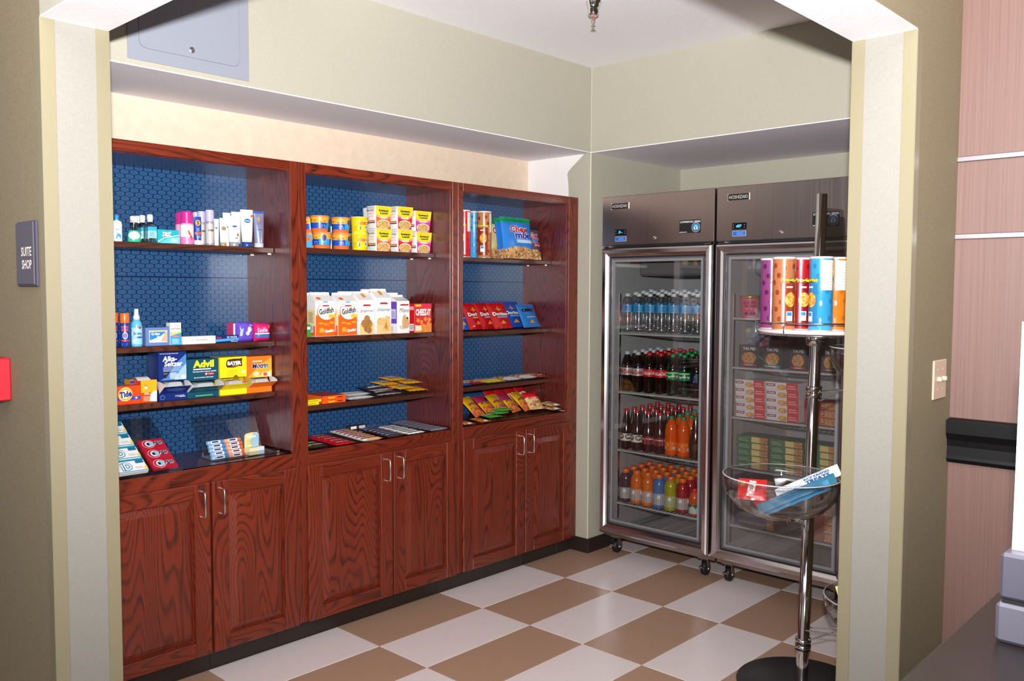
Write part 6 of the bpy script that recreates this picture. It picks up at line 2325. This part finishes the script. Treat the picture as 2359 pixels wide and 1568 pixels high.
proto['vegetable'] = bottle('vegetable_juice_bottle', 'x', [(.026, 0), (.030, .004), (.031, .02), (.031, .09), (.028, .105), (.018, .122), (.016, .128)], mat('#d8501c', .15, coat=.5), mat('#d01a24', .3), .0175, .018, (.0314, .012, .062, mat('#c8ccc4', .4), lambda b, sf, r, za, zb: [b.rect(sf, -r * .6, r * .6, zb - .012, zb, mat('#2a6a30', .4), .0006, 4), b.text(sf, 'V8', 0, zb - .016, r * .7, .018, mat('#1a3a1c', .4), .0009, bold=.1)]))
used = set()
DESC = dict(water='clear water bottle with blue label', diet='dark cola bottle with silver cap', cola='dark cola bottle with red cap', lime='green lemon lime bottle', dark='black soda bottle with blue streak', root='root beer bottle with white label', pepper='dark soda bottle with maroon label', orange='orange soda bottle with green cap', tea='brown tea bottle', grape='dark grape sports drink bottle', peach='orange sports drink bottle', blue='blue sports drink bottle', lemon='yellow green sports drink bottle', fruit='red sports drink bottle', vegetable='small vegetable juice bottle')
SH = [(1.278, ['water'] * 8, 4, 'top'), (.942, ['diet', 'diet', 'cola', 'cola', 'lime', 'lime', 'dark', 'dark'], 5, 'second'), (.608, ['root', 'root', 'pepper', 'pepper', 'orange', 'orange', 'tea', 'tea'], 5, 'third'), (.301, ['grape', 'peach', 'peach', 'blue', 'lemon', 'fruit', 'vegetable', 'vegetable'], 4, 'bottom')]
for z, kinds, rows_, nm in SH:
    for c, kd in enumerate(kinds):
        for r_ in range(rows_):
            x = .1532 + .0760 * c
            y = .157 + .0785 * r_
            zz = z + .0006 + {'top': .10, 'second': .03, 'third': .03, 'bottom': .03}[nm] * (y + .034 - .116)
            lb = '%s, %s from left, %s, %s shelf' % (DESC[kd], ORD[c], 'front row' if r_ == 0 else ORD[r_] + ' row', nm)
            loc = (x + 0, y + random.uniform(-.0015, .0015), zz)
            rot = (0, 0, RZ + (random.uniform(-.5, .5) if r_ == 0 else random.uniform(-2, 2)))
            g = 'bottles on the %s refrigerator shelf' % nm
            if kd not in used:
                used.add(kd)
                t = proto[kd]
                t.location, t.rotation_euler = loc, rot
                t['label'], t['group'] = lb, g
            else:
                dup(proto[kd], loc, rot, lb, g)

# ------------------------------------------------------------------ freezer: boxes
G = 'frozen food in the freezer'
FY = .135


def fbox(name, label, px0, px1, z, h, c, d, deco=None, left=None, y=FY, cat='box', rz=0.):
    x0, x1 = col_x(px0, y, z), col_x(px1, y, z)
    b = boxm(x1 - x0, d, h, c, deco, left, .001)
    o = b.build(name, None, ((x0 + x1) / 2, y + d / 2, z), (0, 0, -PI / 2 + rz))
    return tag(o, label, cat, G)


def pint(label, px, z, c, lid, y):
    x = col_x(px, y, z)
    t = thing('ice_cream_pint', label, 'tub', (x, y, z), (0, 0, RZ), G)
    r0, r1, h = .042, .049, .098
    b = MB().lathe([(r0, 0), (r0 + .001, .002), (r1, h)], mat(c, .35), 28)
    sf = lambda u, v, o: ((r0 + .001 + (r1 - r0) * v / h + o) * math.cos(u / r1), (r0 + .001 + (r1 - r0) * v / h + o) * math.sin(u / r1), v)
    b.text(sf, 'BLUE BELL', 0, h * .78, .07, .014, mat('#5a1430', .4), .001, bold=.03)
    b.text(sf, 'ICE CREAM', 0, h * .6, .066, .014, mat('#5a1430', .4), .001, bold=.03)
    b.lines(sf, -.02, .012, h * .42, h * .48, 1, mat('#f0c0cc', .4), .6, .001)
    for k in (-.022, .004, .026):
        b.rect(sf, k - .009, k + .009, h * .16, h * .27, mat('#3a1420', .4), .001, 3)
        b.rect(sf, k - .008, k - .005, h * .08, h * .17, mat('#3a1420', .4), .001)
        b.rect(sf, k + .005, k + .008, h * .08, h * .17, mat('#3a1420', .4), .001)
    b.build('tub', t)
    MB().lathe([(r1, h - .002), (r1 + .003, h - .001), (r1 + .003, h + .012), (r1, h + .014), (.0001, h + .013)], mat(lid, .25, .7), 28).build('lid', t)


pint('pink ice cream pint with gold lid on the top freezer shelf', 1727, 1.3815, '#d8406c', '#c89a3c', .19)
pint('brown ice cream pint with gold lid behind the pink pint', 1776, 1.3815, '#8a5028', '#c89a3c', .30)
pint('brown ice cream pint behind the rack cans on the top freezer shelf', 1850, 1.3815, '#7a4a2c', '#b89040', .20)
foodp = food('stir_fry', ['#6a3818', '#b0642c', '#d89a50', '#8a7a38', '#c8743c'], 120)


def d_tai(c):
    def f(b, sf, w, h):
        b.text(sf, 'TAI PEI', 0, h * .84, w * .6, h * .13, mat('#d8d0c8', .4), .001, bold=.03)
        b.ell(sf, 0, h * .42, w * .36, h * .28, foodp, .0008, 20)
        b.rect(sf, -w * .4, w * .4, h * .04, h * .17, mat(c, .4), .0008)
        b.rect(sf, -w * .2, w * .2, h * .09, h * .12, mat('#e8dcd0', .4), .0014)
    return f


for px0, px1, c, sd, lb in ((1702, 1748, '#8a3020', '#7a1418', 'dark frozen noodle box with red brown band, first from the left'), (1757, 1801, '#1f8080', '#1a5a58', 'dark frozen noodle box with teal band, second from the left'), (1818, 1858, '#a02428', '#14403c', 'dark frozen noodle box with red band, left of the rack pole'), (1892, 1930, '#5a3018', '#241c1c', 'dark frozen noodle box right of the rack pole')):
    fbox('frozen_meal_box', lb, px0, px1, 1.1285, .112, mat('#221a1b', .35), .09, d_tai(c), lambda b, sf, w, h, sd=sd: b.rect(sf, -w * .48, w * .48, 0, h, mat(sd, .4)))
fbox('frozen_meal_box', 'red frozen meal box at the back of the second freezer shelf', 1775, 1815, 1.1285, .13, mat('#8a2018', .4), .09, None, None, .36)
fbox('frozen_meal_box', 'blue frozen meal box at the back of the second freezer shelf', 1748, 1776, 1.1285, .2, mat('#3a5a9a', .4), .09, None, None, .40)


def d_pie(b, sf, w, h):
    b.rect(sf, w * .14, w * .5, 0, h, mat('#c8282c', .4), .0004)
    b.rect(sf, -w * .48, -w * .2, h * .45, h * .8, mat('#8a4858', .4), .0006)
    b.rect(sf, -w * .44, -w * .24, h * .56, h * .68, mat('#e6d0d0', .4), .001)
    b.ell(sf, w * .0, h * .4, w * .15, h * .36, food('pie', ['#b87838', '#d8a050', '#e8c078'], 160), .0008, 16)
    b.lines(sf, w * .18, w * .46, h * .2, h * .8, 2, mat('#e89898', .4), .5, .001)


for s_, (px0, px1) in enumerate(((1695, 1762), (1766, 1840))):
    for k in range(5):
        fbox('frozen_pie_box', 'white and red frozen pie box, %s stack, %s from the bottom' % (('left', 'right')[s_], ORD[k]), px0 + (k % 2) - .5 * k, px1 + (k % 2) - .5 * k, .8705 + k * .0385, .038, mat('#dcd6d4', .4), .13, d_pie)


def d_hot(b, sf, w, h):
    b.rect(sf, 0, w * .48, h * .1, h * .9, foodp, .0006)
    b.rect(sf, -w * .4, -w * .1, h * .3, h * .7, mat('#f0c8b8', .4), .001)


for k in range(3):
    fbox('frozen_sandwich_box', 'red frozen sandwich box behind the rack pole, %s from the bottom' % ORD[k], 1852, 1930, .8705 + k * .0385, .038, mat('#b82c20', .4), .13, d_hot, lambda b, sf, w, h: b.rect(sf, -w * .48, w * .48, 0, h, mat('#d8782c', .4)))


def d_grn(b, sf, w, h):
    b.rect(sf, -w * .02, w * .24, h * .08, h * .92, mat('#d8c078', .4), .0005)
    b.rect(sf, w * .24, w * .5, h * .08, h * .92, foodp, .0005)
    b.lines(sf, -w * .44, -w * .1, h * .2, h * .8, 2, mat('#7aa888', .4), .4, .0007)


for s_, (px0, px1) in enumerate(((1697, 1768), (1773, 1848), (1853, 1928))):
    for k in range(5):
        fbox('frozen_sandwich_box', 'green and yellow frozen box, %s stack from left, %s from the bottom' % (ORD[s_], ORD[k]), px0 + (k % 2), px1 + (k % 2), .6085 + k * .0335, .033, mat('#2f6a44', .4), .13, d_grn)


def d_man(b, sf, w, h):
    b.text(sf, 'HUNGRY-MAN', -w * .05, h * .5, w * .66, h * .4, mat('#9a9078', .4), .001, bold=.05)
    b.rect(sf, w * .32, w * .5, h * .05, h * .95, foodp, .0006)


for k in range(6):
    fbox('frozen_dinner_box', 'navy frozen dinner box on the bottom freezer shelf, %s from the bottom' % ORD[k], 1690, 1782, .3075 + k * .0425, .042, mat('#23305c', .4), .16, d_man)
for k in range(6):
    fbox('frozen_dinner_box', 'red frozen dinner box by the right jamb, %s from the bottom' % ORD[k], 1850, 1932, .3075 + k * .0425, .042, mat('#8a2420', .4), .16, lambda b, sf, w, h: b.rect(sf, w * .1, w * .5, h * .05, h * .95, foodp, .0006))

# ------------------------------------------------------------------ goods on the rack
G = 'crisp cans on the rack tray'
TC = V((RX + .03, RY + .012, 0))


def on_tray(label, fwd, right, c1, c2, face):
    p = TC + VC * fwd + VR * right
    rz_ = math.atan2(VC.y, VC.x) + face
    crispcan('crisp_can', label, (p.x, p.y, TZ + .0005), .0405, .266, c1, c2, rz_, G)


on_tray('orange crisp can with a white label, foremost left on the rack tray', .13, -.125, '#a8683f', '#86341c', .55)
on_tray('light blue crisp can showing its nutrition panel on the rack tray', .15, .003, '#2f8ec0', '#2474a4', -1.05)
on_tray('purple crisp can at the left end of the rack tray', .02, -.172, '#7a3468', '#4a1440', .7)
on_tray('red crisp can between the orange and blue rack cans', .06, -.068, '#a01620', '#7e0e16', .25)
on_tray('yellow orange crisp can behind the light blue rack can', .082, .055, '#c8701a', '#b05a14', -1.15)

G = 'sweets in the rack bowls'
FACE = math.atan2(VC.y, VC.x)


def inbowl(o, bw, f, r, z, rot):
    p = bw + VC * f + VR * r
    o.location = (p.x, p.y, bw.z + z)
    o.rotation_euler = rot
    return o


rf = mat('#c8201e', .22, coat=.45)
b = bagm(.10, .085, .014, solid(rf), rf, pillow, fin, 14, 12, .2, 5, .0, lambda b, sf, w, h: [b.text(sf, 'TWIZZLERS', -w * .02, h * .5, h * .76, w * .26, WHT, .003, bold=.06, rot=PI / 2 - .12), b.rect(sf, -w * .42, -w * .25, h * .6, h * .85, mat('#d88a2c', .4), .0014, 2)])
tag(inbowl(b.build('licorice_pack'), BW1, .03, -.10, .058, (0, -.7, FACE)), 'red licorice pack with white letters in the clear bowl', 'candy pack', G)
b = bagm(.12, .06, .016, solid(rf), rf, pillow, fin, 12, 10, .25, 8, .0)
tag(inbowl(b.build('licorice_pack'), BW1, -.02, -.03, .03, (.1, -1.3, FACE + .3)), 'crumpled red licorice pack under the blue bars', 'candy pack', G)
for k, (c, f, r, z, ry, lb) in enumerate((('#dfe6ec', -.03, .09, .075, -.8, 'white and teal wrapped bar on top in the clear bowl'), ('#4f98c8', .06, .055, .040, -1.0, 'light blue wrapped bar in the front of the clear bowl'), ('#2f7f98', .02, .075, .055, -.95, 'teal wrapped bar between the white and blue bars'), ('#3a7a9c', .08, .03, .046, -1.0, 'blue wrapped bar lying lowest in the clear bowl'))):
    m = mat(c, .22, coat=.4)
    b = barm(.24, .05, .014, m, (lambda b, sf, w, h: [b.text(sf, 'RICE KRISPIES', w * .16, h * .66, w * .4, h * .2, mat('#2a5a90', .4), .0016, bold=.04), b.text(sf, 'TREATS', w * .16, h * .36, w * .38, h * .3, mat('#2a5a90', .4), .0016, bold=.06), b.text(sf, 'Original', -w * .2, h * .4, w * .22, h * .3, mat('#4a80b0', .4), .0016, shear=.2)]) if k == 0 else (lambda b, sf, w, h: [b.lines(sf, -w * .3, w * .34, h * .3, h * .7, 2, mat('#24587a', .4), .25, .0014)]), None, 3 + k)
    o = b.build('wrapped_bar')
    p = BW1 + VC * f + VR * (r + .008)
    o.matrix_world = Matrix.Translation((p.x, p.y, BW1.z + z + .03)) @ Matrix.Rotation(FACE, 4, 'Z') @ Matrix.Rotation(.48, 4, 'X') @ Matrix.Rotation(ry, 4, 'Y')
    tag(o, lb, 'candy bar', G)
for k, (f, r, z, c, lb) in enumerate(((.04, -.07, .075, '#8a5ab0', 'purple and cream sweet bag in the bowl under the tray'), (.08, .045, .05, '#d8d4dc', 'white and purple sweet bag in the bowl under the tray'), (.0, .03, .05, '#c8a060', 'tan sweet bag at the back of the bowl under the tray'))):
    m, m2 = mat(c, .22, coat=.4), food('sweets', ['#7a4a98', '#d8c4a0', '#e8e0e8', '#c89a58'], 60)
    b = bagm(.13, .1, .03, lambda s_, q: m if q > .6 else m2, m, pillow, fin, 14, 12, .2, 11 + k)
    tag(inbowl(b.build('sweet_bag'), BW2, f, r, z - .01, (.1 * k, -.9, FACE + .3 - .2 * k)), lb, 'sweet bag', G)


def cbox(label, w_, h_, d_, c, deco, f, r, z, rot):
    b = boxm(w_, d_, h_, c, deco)
    tag(inbowl(b.build('candy_box'), BW3, f, r, z, rot), label, 'box', G)


OB = mat('#f0a01c', .35)
lem = lambda b, sf, w, h: [b.ell(sf, -w * .22, h * .5, w * .05, h * .3, mat('#d8504a', .4), .0007, 12), b.text(sf, 'LEMONHEAD', w * .2, h * .5, w * .4, h * .4, mat('#e86a2c', .4), .001, bold=.05)]
cbox('orange candy box lying lower in the lowest bowl', .15, .03, .08, OB, lem, .05, -.02, .034, (0, 0, FACE + .1))
cbox('orange candy box lying upper in the lowest bowl', .15, .03, .08, OB, lem, .05, -.025, .0645, (0, 0, FACE + .15))
cbox('yellow green candy box leaning behind the orange boxes', .09, .14, .02, mat('#c8c02c', .35), lambda b, sf, w, h: [b.rect(sf, -w * .3, w * .3, h * .55, h * .8, mat('#8a9ab0', .4))], -.015, -.075, .045, (.3, -.35, FACE))
cbox('tall yellow, red and blue candy box standing in the lowest bowl', .085, .17, .02, mat('#ecc41c', .35), lambda b, sf, w, h: [b.rect(sf, -w / 2, w / 2, h * .38, h * .62, mat('#3a9ad0', .4)), b.text(sf, 'SF', 0, h * .66, w * .7, h * .2, mat('#d0202c', .4), .001, bold=.08), b.rect(sf, -w * .3, w * .2, h * .1, h * .28, mat('#4a7a3a', .4))], .0, .03, .10, (-.12, -.3, FACE))
